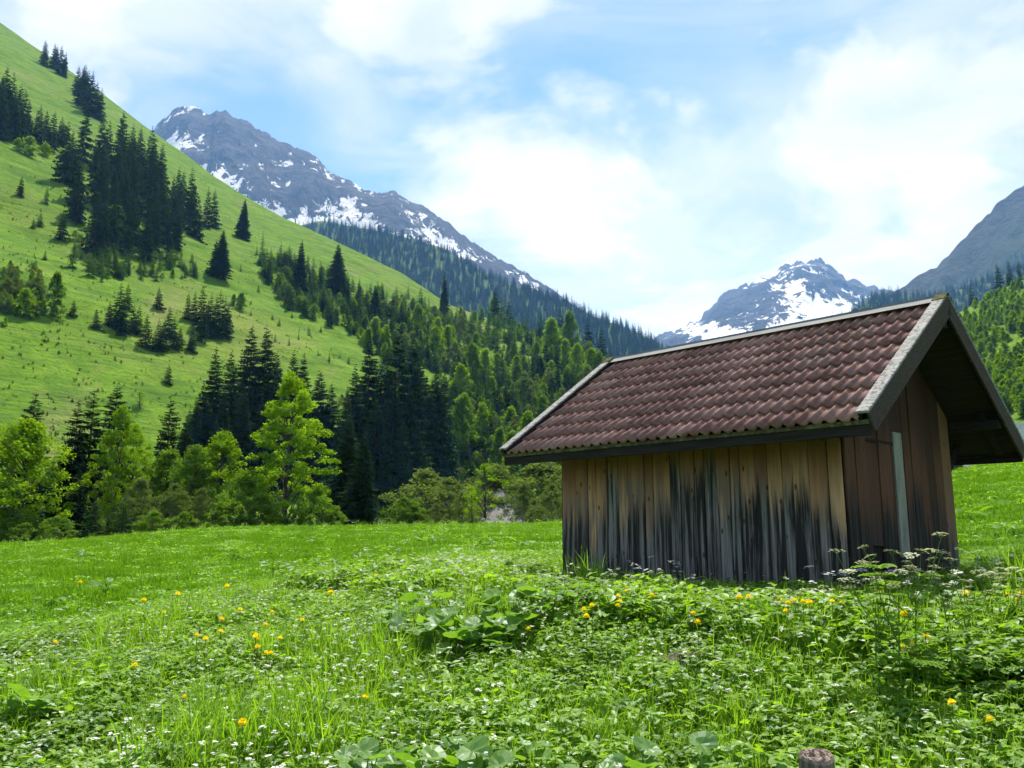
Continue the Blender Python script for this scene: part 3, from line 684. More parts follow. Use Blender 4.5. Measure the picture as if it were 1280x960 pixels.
# --- far conifer forest on the shaded ridges
def ridge_points(key, n, smin, smax, keep=None):
    a, Yf, yc, P, Sg = MTN[key]; nc = len(a); ns = Sg.shape[0]
    s1 = int(np.sum(Sg[:, 0] <= 1.0))
    i = NR.uniform(smin * (s1 - 1), smax * (s1 - 1), n); j = NR.uniform(0, nc - 1.001, n)
    i0 = np.clip(i.astype(int), 0, ns - 2); j0 = j.astype(int); fi = (i - i0)[:, None]; fj = (j - j0)[:, None]
    q = (P[i0, j0] * (1 - fi) + P[i0 + 1, j0] * fi) * (1 - fj) + (P[i0, j0 + 1] * (1 - fi) + P[i0 + 1, j0 + 1] * fi) * fj
    u = 640 + q[:, 0] / (q[:, 1] * CT + q[:, 2] * ST) * F; v = 480 - F * np.tan(np.arctan(q[:, 2] / q[:, 1]) - TH)
    k = (u > -80) & (u < 1380)
    if keep is not None: k &= keep(u, v, q)
    return q[k]
FAR = [SPRUCE_YOUNG[4], SPRUCE_YOUNG[1], SPRUCE_MID[1][0], SPRUCE_MID[3][0], SPRUCE_YOUNG[3]]
FARM = []
for d in FAR:
    d2 = d.copy(); d2.materials.clear(); d2.materials.append(MAT['needle']); FARM.append(d2)
def forest(name, q, h, label, wide=.8):
    n = len(q); stuff_points(name, q - np.array([0, 0, .5]), NR.rand(n) * 6.28, h / 20 * NR.uniform(.6, 1.15, n) * wide, NR.randint(0, len(FARM), n), FARM, label=label, cat='forest', sz=1 / wide)
q = ridge_points('forest_ridge_left', 12000, .25, 1.0, lambda u, v, q: (u > 330) & (u < 900) & (v < 520) & (NR.rand(len(u)) < np.clip(.85 - (430 - u) / 160, .12, 1)))
forest('shaded_forest', q, 21, 'blue dark conifer forest covering the shaded ridge under the rock mountain')
q = ridge_points('forest_ridge_right', 6500, .2, 1.0, lambda u, v, q: (u > 960) & (v < 560))
forest('shaded_forest', q, 24, 'blue dark conifer forest covering the ridge left of the grey mountain')
q = ridge_points('rock_mountain', 6000, .18, .62, lambda u, v, q: (u > 330) & (u < 640) & (v > 215 + .55 * (u - 330)) & (fbm(q[:, 0] / 120, q[:, 1] / 120, 3) > .0))
forest('scattered_forest', q, 20, 'scattered conifers thinning out between the snow patches of the rock mountain')
q = ridge_points('grey_mountain_right', 5200, .10, .62, lambda u, v, q: (u > 1090) & (v > 285) & (fbm(q[:, 0] / 150 + 4, q[:, 1] / 150, 3) > -.06))
forest('scattered_forest', q, 20, 'scattered conifers on the lower flank of the grey mountain')

# --- undergrowth of the mixed forest: shrubs and seedlings too many to count
def hill_scatter(T, poly, n, dens=None):
    xs = [p[0] for p in poly]; ys = [p[1] for p in poly]; out = []
    g = random.Random(len(poly) * 31 + n)
    while len(out) < n:
        u, v = g.uniform(min(xs), max(xs)), g.uniform(min(ys), max(ys))
        if inside(poly, u, v) and (dens is None or g.random() < dens(u, v)): out.append(hit(T, u, v))
    return np.array([tuple(p) for p in out])
UG = [DEC['far_mid'][0][0], DEC['far_bright'][1][0], DEC['far_dull'][0][0], SPRUCE_YOUNG[0], SPRUCE_YOUNG[1], SPRUCE_YOUNG[2], DEC['far_mid'][1][0], FARM[0], FARM[3], FARM[1]]
def undergrowth(name, T, poly, n, hmin, hmax, idx, label, dens=None):
    q = hill_scatter(T, poly, n, dens); k = len(q); ix = NR.choice(idx, k); h = NR.uniform(hmin, hmax, k)
    sc = np.where(np.isin(ix, (3, 4, 5, 7, 8, 9)), h * 1.6 / 20, h / 10)
    stuff_points(name, q - np.array([0, 0, .2]), NR.rand(k) * 6.28, sc, ix, UG, label=label, cat='undergrowth')
clear = lambda u, v: .15 if (u < 480 and v > 405 + (u - 400) * .45 and v < 470) else 1
undergrowth('undergrowth', HT, BAND, 1700, 2.0, 5.5, [0, 1, 1, 2, 3, 4, 4, 5, 7, 7, 8, 8, 9, 6], 'dense undergrowth of shrubs and seedlings filling the mixed forest slope', clear)
undergrowth('undergrowth', HT, [(470, 455), (560, 470), (800, 500), (800, 660), (420, 660), (400, 600), (430, 500)], 800, 1.8, 4.8, [0, 1, 1, 2, 2, 4, 7, 8, 6], 'dull shrub thicket along the foot of the mixed forest')
undergrowth('undergrowth', HT, [(790, 470), (880, 518), (990, 585), (1010, 625), (900, 648), (790, 645)], 420, 2, 6, [0, 1, 2, 4, 7, 8, 9], 'mixed young forest on the slope hidden behind the hut', lambda u, v: float(np.clip(1.1 - (u - 800) / 240. + perlin(u / 40., v / 30.), .05, 1)))
undergrowth('undergrowth', HT, [(90, 300), (165, 320), (240, 325), (250, 350), (160, 350), (100, 345)], 70, 1.5, 3.5, [0, 2, 3, 4, 5], 'low shrubs at the foot of the big spruce stand')
undergrowth('undergrowth', HT, [(0, 330), (50, 340), (60, 400), (0, 410)], 60, 1.2, 3.2, [0, 1, 2, 2, 3], 'low scrub patch at the edge of the open slope')
undergrowth('undergrowth', RT, [(1140, 450), (1190, 398), (1225, 380), (1300, 347), (1400, 312), (1560, 262), (1600, 330), (1560, 430), (1440, 500), (1300, 525), (1215, 525), (1150, 490)], 2300, 2.2, 5.5, [0, 1, 1, 6, 1, 1], 'bright green shrubs covering the sunny slope right of the hut',
            lambda u, v: .1 if abs(v - (470 - (u - 1215) * .75)) < 12 else (.25 if v > 500 else float(np.clip(.75 + 2.2 * perlin(u / 60. + 3, v / 45.) - max(0, u - 1300) / 500., .02, 1))))
undergrowth('hill_tufts', HT, [(0, 60), (200, 185), (540, 362), (470, 380), (330, 345), (400, 420), (440, 460), (300, 470), (230, 560), (0, 560)], 1500, .25, .75, [0, 2, 2, 6, 3], 'low tussocks and dwarf shrubs dotted over the open grass slope',
            lambda u, v: float(np.clip(.35 + 1.6 * perlin(u / 45., v / 30.), .05, 1)))
for u, v, h, l in [(1248, 352, 38, 'dark spruce at the upper edge of the shrubby slope'), (1262, 345, 34, 'second dark spruce at the upper edge of the shrubby slope'), (1274, 342, 28, 'third dark spruce at the upper edge of the shrubby slope'), (1215, 380, 30, 'dark spruce where the shrubby slope meets the ridge')]:
    p, m = at_hill(u, v, h, RT); spruce(p, m, l, None, 'mid', .9)

# ------------------------------------------------------------------ trees and bushes along the stream at the meadow's edge
def at_edge(u, Y, hpx):
    a = (u - 640) / F * CT; X = a * Y; return Vector((X, Y, float(ground_z(X, Y)))), hpx * px_size(Y)
def edge_tree(u, Y, vtop, kind, label, group=None, wide=1.0, name=None):
    a = (u - 640) / F * CT; X = a * Y; z = float(ground_z(X, Y)); H = tv(vtop) * Y - z; p = Vector((X, Y, z))
    if kind in ('hi', 'mid', 'young'): return spruce(p, H + .3, label, group, kind, wide)
    return broad(p, H + .15, kind, label, group, wide, name or ('bush' if kind in ('bush', 'willow') else 'leafy_tree'))
edge_tree(357, 66, 464, 'maple', 'tall bright green maple with open leafy crown at the meadow edge', None, 1.0)
edge_tree(22, 62, 526, 'round', 'broad rounded bright green tree at the meadow edge', None, 1.0)
edge_tree(-70, 64, 500, 'round', 'large bright tree beyond the broad rounded tree', None, 1.2)
edge_tree(142, 66, 506, 'maple', 'slender light green tree between the dark spruces and the willows', None, .62)
edge_tree(160, 72, 530, 'maple', 'leafy tree half hidden behind the slender light green tree', None, .7)
edge_tree(272, 68, 542, 'round', 'rounded mid green tree left of the maple', None, 1.0)
edge_tree(205, 70, 560, 'tall', 'soft green leafy tree behind the willow bushes', None, 1.3)
edge_tree(238, 66, 556, 'tall', 'leafy tree between the willow bushes and the rounded tree', None, 1.1)
for u, Y, vt, l in [(103, 70, 488, 'tall dark spruce beside the slender light green tree'), (84, 68, 500, 'dark spruce just left of the tallest spruce by the meadow'), (70, 67, 560, 'shorter dark spruce beside the broad rounded tree'), (92, 64, 585, 'dark spruce in front of the tall pair'),
                    (28, 82, 492, 'spruce top rising behind the broad rounded tree'), (132, 84, 484, 'spruce top rising behind the slender light green tree'), (202, 86, 496, 'spruce rising behind the willow bushes'), (180, 72, 578, 'dull spruce among the willow bushes'),
                    (225, 80, 520, 'thin spruce beside the tall stand behind the maple'), (452, 70, 540, 'pointed spruce with light branch tips right of the maple'), (432, 74, 520, 'dark spruce close behind the pointed light tipped spruce')]:
    edge_tree(u, Y, vt, 'hi', l, None, 1.15)
for u, Y, vt, l, w in [(118, 60, 622, 'young light green spruce in front of the dark spruces', 1.5), (152, 61, 616, 'second young light green spruce in front of the willows', 1.5), (48, 60, 632, 'young dark spruce in front of the broad rounded tree', 1.4), (135, 61, 640, 'low light green spruce between the two young ones', 1.6)]:
    edge_tree(u, Y, vt, 'young', l, None, w)
for u, Y, vt, k, l, w in [(172, 64, 600, 'willow', 'dull green willow bush by the young spruces', 1.0), (215, 63, 606, 'willow', 'yellowish willow bush at the meadow edge', 1.0), (250, 62, 612, 'willow', 'willow bush below the rounded mid green tree', 1.0),
                          (300, 63, 596, 'bush', 'bright bush at the left foot of the maple', 1.0), (325, 62, 620, 'bush', 'low bright bush at the foot of the maple', 1.2), (395, 63, 614, 'bush', 'bright bush at the right foot of the maple', 1.1), (418, 63, 632, 'bush', 'small bush right of the maple', 1.1),
                          (5, 60, 634, 'bush', 'bright bush below the broad rounded tree', 1.2), (30, 59, 655, 'bush', 'low pale bush at the foot of the broad tree', 1.4), (70, 59, 645, 'bush', 'low bush below the dark spruces', 1.3), (190, 60, 640, 'bush', 'small bush below the willows', 1.4), (228, 60, 640, 'bush', 'low green bush below the yellowish willow', 1.3), (275, 61, 630, 'bush', 'leafy bush below the rounded mid green tree', 1.2),
                          (520, 74, 634, 'bush', 'low light bush right of the very tall spruces', 1.2), (545, 72, 630, 'willow', 'pale willow bush beside the gravel bank', .9), (578, 73, 616, 'willow', 'taller pale willow bush beside the gravel bank', .8), (505, 74, 622, 'bush', 'small bush at the foot of the very tall spruces', 1),
                          (668, 72, 625, 'willow', 'yellowish willow bush right of the gravel bank', .9), (690, 70, 606, 'willow', 'dull willow bush close to the hut wall', 1.0), (655, 76, 606, 'willow', 'brownish willow bush behind the gravel bank', .9), (720, 72, 600, 'willow', 'willow bush hidden behind the hut', 1),
                          (560, 84, 600, 'willow', 'dull willow thicket behind the gravel bank', 1.3), (620, 92, 585, 'willow', 'dark willow thicket above the gravel bank', 1.5), (680, 90, 580, 'willow', 'tall willow thicket behind the hut corner', 1.5), (530, 88, 590, 'willow', 'willow thicket at the foot of the tall spruces', 1.3)]:
    edge_tree(u, Y, vt, k, l, None, w)
edge_tree(607, 68, 578, 'sapling', 'young thin tree with few bright leaves in front of the gravel bank', None, 1.2)
edge_tree(590, 70, 612, 'sapling', 'small sapling left of the young thin tree', None, 1.0)

# gravel bank of the stream
def gravel_bank():
    n = 26; V = []
    for i in range(n):
        for j in range(n):
            s, t = i / (n - 1), j / (n - 1)
            Y = 78 + 12 * t; u = 585 + 80 * s; X = (u - 640) / F * Y
            z = -1.6 + (tv(612) * 90 + 1.6) * t ** .8 * (1 - .55 * abs(2 * s - 1) ** 2) + .35 * float(perlin(X * .8, Y * .8)) - 2.5 * max(0, abs(2 * s - 1) - .75)
            V.append((X, Y, z))
    g = NT('mat_gravel'); P = g.coord(); a = g.noise(P, 1.6, 5, .7); b = g.noise(P, 9, 4, .7)
    m = g.principled(g.mix(g.step(b, .3, .7), (.16, .15, .14), (.34, .33, .31)), .95, .05, g.bump(g.math('ADD', a, b), .9, .25))
    o = mesh_obj('gravel_bank', np.array(V), grid_faces(n, n)[:, ::-1].copy(), m, smooth=True); tag(o, kind='structure')
gravel_bank()
# ------------------------------------------------------------------ the hut
HUT_C = Vector((3.3323, 11.4557, -.70)); HUT_ROT = 0.8139
HX = Vector((math.cos(HUT_ROT), -math.sin(HUT_ROT), 0)); HY = Vector((math.sin(HUT_ROT), math.cos(HUT_ROT), 0))
ROOF_X, EAVE_Y, EAVE_Z, RIDGE_Z = 2.6, 2.336, 1.826, 3.422
WX0, WX1, WY = -2.187, 1.91, 1.522
SLOPE = (RIDGE_Z - EAVE_Z) / EAVE_Y; SL = math.hypot(EAVE_Y, RIDGE_Z - EAVE_Z); SA = math.atan(SLOPE)
def wood_mat(name, fresh, brown, grey, dark, line, span, top=1.78, knots=True):
    """board: browner towards the top (old patina plus painted eave shade), pale bare wood, and below an uneven line the grey and black of weathering"""
    g = NT(name); P = g.coord(); r = g.rand()
    sep = g.n('ShaderNodeSeparateXYZ'); g.L.new(P, sep.inputs[0])
    off = g.n('ShaderNodeCombineXYZ'); g.put(off.inputs[0], g.math('MULTIPLY', r, 37.0)); g.put(off.inputs[1], g.math('MULTIPLY', r, 11.0)); g.put(off.inputs[2], g.math('MULTIPLY', r, 23.0))
    va = g.n('ShaderNodeVectorMath', operation='ADD'); g.L.new(P, va.inputs[0]); g.L.new(off.outputs[0], va.inputs[1]); Q = va.outputs[0]
    grain = g.noise(g.mapping(Q, (55, 55, 1.3)), 1.0, 5, .6, .25)
    streak = g.noise(g.mapping(Q, (17, 17, .75)), 1.0, 6, .62, .35)
    broad_ = g.noise(g.mapping(Q, (9, 9, .9)), 1.0, 4, .55)
    z = sep.outputs[2]
    h = g.math('ADD', z, g.math('ADD', g.math('MULTIPLY', g.math('SUBTRACT', streak, .5), span), g.math('MULTIPLY', g.math('SUBTRACT', r, .5), span * .45)))
    wood = g.mix(g.step(grain, .25, .75), fresh, tuple(q * .72 for q in fresh))
    wood = g.mix(g.step(g.math('ADD', z, g.math('MULTIPLY', g.math('SUBTRACT', broad_, .5), .9)), top - .45, top + .35, 0, .85), wood, brown)  # brown top: unbleached patina, with shade of the eave put into the colour
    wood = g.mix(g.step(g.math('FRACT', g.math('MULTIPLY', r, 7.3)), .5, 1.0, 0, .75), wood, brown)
    old = g.mix(g.step(streak, .42, .66), dark, grey); old = g.mix(g.step(grain, .3, .8, 0, .35), old, dark)
    film = g.math('MULTIPLY', g.step(h, line + .42, line - .05), g.step(broad_, .38, .58, .25, .9))      # thin grey film that climbs some boards
    wood = g.mix(film, wood, tuple((a + b) * .42 for a, b in zip(grey, brown)))
    h2 = g.math('ADD', h, g.math('MULTIPLY', g.math('SUBTRACT', g.math('FRACT', g.math('MULTIPLY', r, 5.7)), .5), .55))
    col = g.mix(g.step(h2, line - .32, line + .10), old, wood)
    if knots:
        vo = g.n('ShaderNodeTexVoronoi', feature='F1'); g.put(vo.inputs['Vector'], g.mapping(Q, (8.5, 8.5, 3.6))); vo.inputs['Scale'].default_value = 1.0
        col = g.mix(g.step(vo.outputs['Distance'], .09, .16, .85, 0), col, (.045, .024, .014))
    return g.principled(col, .88, .18, g.bump(g.math('ADD', grain, g.math('MULTIPLY', streak, .6)), .55, .006))
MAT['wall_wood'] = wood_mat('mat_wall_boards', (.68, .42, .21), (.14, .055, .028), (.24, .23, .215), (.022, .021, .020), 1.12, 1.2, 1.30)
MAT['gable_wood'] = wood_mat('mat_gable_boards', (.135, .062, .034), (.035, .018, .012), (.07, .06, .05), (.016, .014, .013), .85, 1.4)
MAT['corner_wood'] = wood_mat('mat_corner_board', (.26, .16, .085), (.16, .09, .05), (.16, .15, .13), (.06, .05, .045), .5, .6)  # lighter than the gable boards: sun on this edge is put into the colour
def m_plain_wood(name, a, b, sx=(2, 40, 40)):
    g = NT(name); P = g.coord(); n = g.noise(g.mapping(P, sx), 1.0, 5, .62, .2); m = g.noise(P, 3.0, 4, .6)
    return g.principled(g.mix(g.step(n, .3, .7), a, b), .9, .12, g.bump(g.math('ADD', n, m), .5, .006))
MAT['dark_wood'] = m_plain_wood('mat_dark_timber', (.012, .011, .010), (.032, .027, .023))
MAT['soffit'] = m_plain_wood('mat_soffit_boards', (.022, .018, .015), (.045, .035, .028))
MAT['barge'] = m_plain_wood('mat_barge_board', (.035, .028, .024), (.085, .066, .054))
def m_cap():
    g = NT('mat_barge_cap'); P = g.coord(); n = g.noise(g.mapping(P, (3, 30, 30)), 1.0, 5, .6); l = g.noise(P, 22, 5, .7, .4); mo = g.noise(P, 5, 4, .6)
    col = g.mix(g.step(n, .3, .7), (.20, .20, .19), (.33, .33, .32)); col = g.mix(g.step(l, .50, .60, 0, .85), col, (.06, .06, .055)); col = g.mix(g.step(mo, .58, .70, 0, .5), col, (.13, .14, .07))
    return g.principled(col, .85, .2, g.bump(l, .5, .008))
MAT['cap'] = m_cap()
def m_metal():
    g = NT('mat_ridge_metal'); P = g.coord(); n = g.noise(g.mapping(P, (2, 9, 9)), 1.0, 5, .6)
    return g.principled(g.mix(g.step(n, .3, .7), (.13, .14, .145), (.21, .22, .225)), .8, .3)
MAT['metal'] = m_metal()
def m_zinc():
    g = NT('mat_pale_strip'); P = g.coord(); n = g.noise(g.mapping(P, (8, 8, 2)), 1.0, 5, .65); l = g.noise(P, 40, 4, .7)
    col = g.mix(g.step(n, .3, .7), (.15, .155, .12), (.28, .285, .23)); col = g.mix(g.step(l, .55, .68, 0, .6), col, (.07, .08, .07))
    return g.principled(col, .7, .3)
MAT['zinc'] = m_zinc()
def m_tile():
    g = NT('mat_roof_tile'); P = g.coord(); r = g.rand()
    W = g.n('ShaderNodeNewGeometry').outputs['Position']
    n = g.noise(W, 9, 6, .65); f = g.noise(W, 60, 4, .7); sp = g.noise(W, 26, 5, .72)
    col = g.mix(r, (.16, .070, .054), (.33, .185, .15)); col = g.mix(g.step(n, .40, .72, 0, .6), col, (.33, .22, .19)); col = g.mix(g.step(f, .5, .8, 0, .4), col, (.07, .035, .03))
    col = g.mix(g.step(sp, .665, .71, 0, .8), col, (.40, .39, .36))
    big = g.noise(W, 1.1, 4, .6); col = g.mix(g.math('MULTIPLY', g.step(big, .50, .68), g.step(n, .45, .60, 0, .55)), col, (.05, .05, .028))
    return g.principled(col, .82, .22, g.bump(g.math('ADD', f, n), .35, .004))
MAT['tile'] = m_tile()
def m_moss():
    g = NT('mat_mossy_batten'); P = g.coord(); n = g.noise(P, 14, 5, .7)
    return g.principled(g.mix(g.step(n, .4, .65), (.05, .04, .028), (.11, .13, .05)), .95, .05, g.bump(n, .6, .01))
MAT['moss'] = m_moss()

def hut_x_of(u, y, z=.9):
    """where along the hut a sight line of column u meets the plane at depth y"""
    b = HUT_C + HY * y + Vector((0, 0, z)); k = (u - 640) / F
    # (b.x + x*HX.x) = k*((b.y + x*HX.y)*CT + b.z*ST)
    return (k * (b.y * CT + b.z * ST) - b.x) / (HX.x - k * HX.y * CT)
def hut_y_of(u, x, z=.9):
    b = HUT_C + HX * x + Vector((0, 0, z)); k = (u - 640) / F
    return (k * (b.y * CT + b.z * ST) - b.x) / (HY.x - k * HY.y * CT)

def plank_mesh(w, z0, ztop_l, ztop_r, th, rnd):
    """upright board, front face at local -y, chamfered edges, ragged foot"""
    c = .004; h = w / 2
    jag = [rnd.uniform(-.012, .012) for _ in range(2)]
    prof = [(-h, 0), (-h, -th + c), (-h + c, -th), (h - c, -th), (h, -th + c), (h, 0)]
    V = []; nz = 4
    for k in range(nz + 1):
        for (x, y) in prof:
            s = (x + h) / w; zt = ztop_l * (1 - s) + ztop_r * s; zb = z0 + jag[0] * (1 - s) + jag[1] * s
            wob = .0025 * math.sin(k * 2.1 + w * 90 + jag[0] * 300)
            V.append((x + wob, y + .6 * wob, zb + (zt - zb) * k / nz))
    n = len(prof); Fc = []
    for k in range(nz):
        for i in range(n - 1): Fc.append((k * n + i, k * n + i + 1, (k + 1) * n + i + 1, (k + 1) * n + i))
        Fc.append((k * n + n - 1, k * n, (k + 1) * n, (k + 1) * n + n - 1))
    Fc.append(tuple(range(n))[::-1]); Fc.append(tuple(range(nz * n, nz * n + n)))
    return V, Fc

def build_hut():
    rnd = random.Random(4)
    hut = empty('hut', HUT_C, -HUT_ROT); tag(hut, 'small weathered board hut with brown tiled gable roof in the meadow', 'hut')
    H = lambda y: RIDGE_Z - SLOPE * abs(y) - .17          # underside of the roof deck
    zb = -.25
    # --- walls: a thin inner sheathing with boards in front
    def wall(name, a, b):
        m = MB(); m.box(a, b); return m.build(name, MAT['dark_wood'], hut, tint=False)
    fw = wall('wall', (WX0 + .03, -WY + .004, zb), (WX1 - .03, -WY + .03, H(WY) - .02)); fw['label'] = 'long board wall with grey weathered foot'
    ub = [703, 720.5, 737, 747, 761, 775, 788, 808, 819, 840, 853, 871, 883, 900, 916, 928, 947, 963, 981.6, 994.7, 1015.5, 1039.5, 1057]
    xs = [hut_x_of(u, -WY) for u in ub]; xs[0] = WX0; xs[-1] = WX1
    def board(par, mat, w, z0, zl, zr, pos, rz, th=.024, name='plank'):
        V, Fc = plank_mesh(w, z0, zl, zr, th, rnd); o = mesh_obj(name, V, Fc, mat, par); o.location = pos; o.rotation_euler = (rnd.uniform(-.004, .004), 0, rz + rnd.uniform(-.006, .006)); return o
    for a, b in zip(xs[:-1], xs[1:]):
        g_ = rnd.choice([.005, .007, .010, .014])
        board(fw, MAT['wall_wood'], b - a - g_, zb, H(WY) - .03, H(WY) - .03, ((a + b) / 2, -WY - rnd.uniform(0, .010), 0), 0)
    bw = wall('wall', (WX0 + .03, WY - .03, zb), (WX1 - .03, WY - .004, H(WY) - .02))
    x = WX0
    while x < WX1 - .05:
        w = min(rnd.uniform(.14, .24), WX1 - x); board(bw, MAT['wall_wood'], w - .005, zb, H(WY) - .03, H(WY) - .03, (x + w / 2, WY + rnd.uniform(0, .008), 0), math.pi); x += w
    # --- gables
    def gable_sheet(name, x, s):
        V = []; yy = WY - .03
        for dx in (0, .026 * s): V += [(x + dx, -yy, zb), (x + dx, yy, zb), (x + dx, yy, H(yy) - .03), (x + dx, 0, H(0) - .03), (x + dx, -yy, H(yy) - .03)]
        return mesh_obj(name, V, [(0, 1, 2, 3, 4), (9, 8, 7, 6, 5), (0, 5, 6, 1), (1, 6, 7, 2), (2, 7, 8, 3), (3, 8, 9, 4), (4, 9, 5, 0)], MAT['dark_wood'], hut)
    gw = gable_sheet('gable_wall', WX1 - .032, 1); gw['label'] = 'dark brown board gable wall under the deep roof overhang'
    ug = [1057, 1071, 1085, 1100, 1115.5, 1133, 1142, 1152, 1161, 1171, 1181, 1196]
    ys = [hut_y_of(u, WX1) for u in ug]; ys[0] = -WY; ys[-1] = WY
    for i, (a, b) in enumerate(zip(ys[:-1], ys[1:])):
        zl, zr = H(a) - .03, H(b) - .03
        if a < 0 < b: zl = zr = min(zl, zr)
        if i == 4:                          # pale strip that closes the door side
            V, Fc = plank_mesh((b - a) * .6, .42, 1.86, 1.86, .03, rnd); o = mesh_obj('metal_strip', V, Fc, MAT['zinc'], gw); o.location = (WX1 + .016, (a + b) / 2, 0); o.rotation_euler = (0, 0, math.pi / 2); o['label'] = 'pale grey strip beside the door boards'
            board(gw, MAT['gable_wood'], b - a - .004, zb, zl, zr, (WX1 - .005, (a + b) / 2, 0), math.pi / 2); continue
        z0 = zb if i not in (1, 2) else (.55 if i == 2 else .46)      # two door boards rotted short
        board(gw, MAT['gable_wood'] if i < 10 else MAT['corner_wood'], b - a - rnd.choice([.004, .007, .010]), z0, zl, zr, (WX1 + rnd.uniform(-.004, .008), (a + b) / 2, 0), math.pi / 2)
    m = MB(); m.box((WX1 + .026, ys[2], 1.70), (WX1 + .038, ys[5] - .03, 1.735)); m.build('door_hinge', MAT['dark_wood'], gw, tint=False)
    g2 = gable_sheet('gable_wall', WX0 + .032, -1); y = -WY
    while y < WY - .05:
        w = min(rnd.uniform(.16, .24), WY - y); a, b = y, y + w; zl, zr = H(a) - .03, H(b) - .03
        if a < 0 < b: zl = zr = min(zl, zr)
        board(g2, MAT['gable_wood'], w - .006, zb, zr, zl, (WX0 - rnd.uniform(0, .006), (a + b) / 2, 0), -math.pi / 2); y += w
    # --- roof
    V = []; dk = .028
    for x in (-ROOF_X + .05, ROOF_X - .05):
        for y, zz in ((-EAVE_Y + .05, 0), (0, 0), (EAVE_Y - .05, 0)):
            z = RIDGE_Z - SLOPE * abs(y) - .105; V += [(x, y, z), (x, y, z - dk)]
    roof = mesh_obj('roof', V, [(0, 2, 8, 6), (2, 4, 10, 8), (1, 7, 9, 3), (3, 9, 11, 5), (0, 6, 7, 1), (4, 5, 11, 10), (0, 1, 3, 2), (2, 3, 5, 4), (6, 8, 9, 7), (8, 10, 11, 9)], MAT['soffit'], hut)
    roof['label'] = 'gable roof of dark red brown wavy tiles'
    def slope_pt(side, x, s, n):     # s up from the eave, n off the roof plane
        y = -EAVE_Y + s * math.cos(SA) - n * math.sin(SA); z = EAVE_Z + s * math.sin(SA) + n * math.cos(SA)
        return (x, y, z) if side < 0 else (-x, -y, z)
    # tile: two rolls
    NC, NRW = 17, 8; TW = (2 * ROOF_X - .26) / NC; EXP = (SL - .015) / NRW; TL = EXP + .075; seg = 20
    TV = []; prof = []
    for i in range(seg + 1):
        xx = (TW + .012) * i / seg; ph = (2 * xx / TW + .30) % 1.0; dd = min(ph, 1 - ph)
        prof.append((xx, .040 * math.cos(math.pi * dd / .50) ** 1.15 if dd < .25 else .004 * math.cos(math.pi * (dd - .5) / .25) * -1 + .003))
    for s_, nz in ((0, .040), (TL, .0)):
        for xx, h in prof: TV.append((xx, s_, h + nz))
    for xx, h in prof: TV.append((xx, .004, h + .040 - .027))
    k = seg + 1; TF = [(i, i + 1, k + i + 1, k + i) for i in range(seg)] + [(2 * k + i, 2 * k + i + 1, i + 1, i) for i in range(seg)]
    tm = bpy.data.meshes.new('roof_tile'); tm.from_pydata(TV, [], TF); tm.materials.append(MAT['tile'])
    tm.polygons.foreach_set('use_smooth', [True] * seg + [False] * seg); tm.update()
    for side in (-1, 1):
        for r_ in range(NRW):
            for c_ in range(NC):
                o = bpy.data.objects.new('roof_tile', tm); COL.objects.link(o); o.parent = roof
                x = -ROOF_X + .13 + c_ * TW; s_ = -.045 + r_ * EXP + rnd.uniform(-.004, .004)
                o.location = slope_pt(side, x, s_, -.066 + rnd.uniform(-.002, .002)); o.rotation_euler = (SA, 0, rnd.uniform(-.006, .006)) if side < 0 else (SA, 0, math.pi + rnd.uniform(-.006, .006))
    # barge boards with weathered caps, both ends, both slopes
    def slab(name, mat, side, x0, x1, s0, s1, n0, n1, plumb=False, par=roof):
        P = []
        for x in (x0, x1):
            for s_, n in ((s0, n0), (s1, n0), (s1, n1), (s0, n1)):
                P.append(slope_pt(side, x if side < 0 else -x, s_, n))
        fs = [(0, 1, 2, 3), (7, 6, 5, 4), (0, 4, 5, 1), (1, 5, 6, 2), (2, 6, 7, 3), (3, 7, 4, 0)]
        o = mesh_obj(name, P, fs, mat, par); bv = o.modifiers.new('edge', 'BEVEL'); bv.width = .006; bv.segments = 1
        return o
    for xe, d in ((ROOF_X, -1), (-ROOF_X, 1)):
        for side in (-1, 1):
            slab('barge_cap', MAT['cap'], side, xe, xe + d * .135, -.035, SL - .012, .012, .040)
            bb = slab('barge_board', MAT['barge'], side, xe + d * .004, xe + d * .036, -.02, SL - .02 if side < 0 else SL - .06, -.205, .010)
            slab('barge_inner_board', MAT['dark_wood'], side, xe + d * .10, xe + d * .13, 0, SL - .05, -.10, .010)
    for xe, d in ((ROOF_X + .003, -1), (-ROOF_X - .003, 1)):
        m = MB(); w = .14
        for sgn in (-1, 1):
            m.add([(xe + d * q, sgn * t * .15, RIDGE_Z + .058 - t * .15 * SLOPE) for q in (0, .142) for t in (0, 1)] + [(xe + d * q, sgn * t * .15, RIDGE_Z + .046 - t * .15 * SLOPE) for q in (0, .142) for t in (0, 1)],
                  [(0, 1, 3, 2), (4, 6, 7, 5), (0, 2, 6, 4), (1, 5, 7, 3), (0, 4, 5, 1), (2, 3, 7, 6)])
        m.build('apex_cap', MAT['moss'], roof, tint=False)
    m = MB(); L = ROOF_X - .138
    pr = [(-.125, -.125 * SLOPE + .006), (-.022, -.005), (-.018, .022), (.018, .022), (.022, -.005), (.125, -.125 * SLOPE + .006)]
    m.add([(x, y, RIDGE_Z + .018 + z) for x in (-L, L) for y, z in pr], [(i, i + 1, 7 + i, 6 + i) for i in range(5)])
    m.build('ridge_cap', MAT['metal'], roof, tint=False)
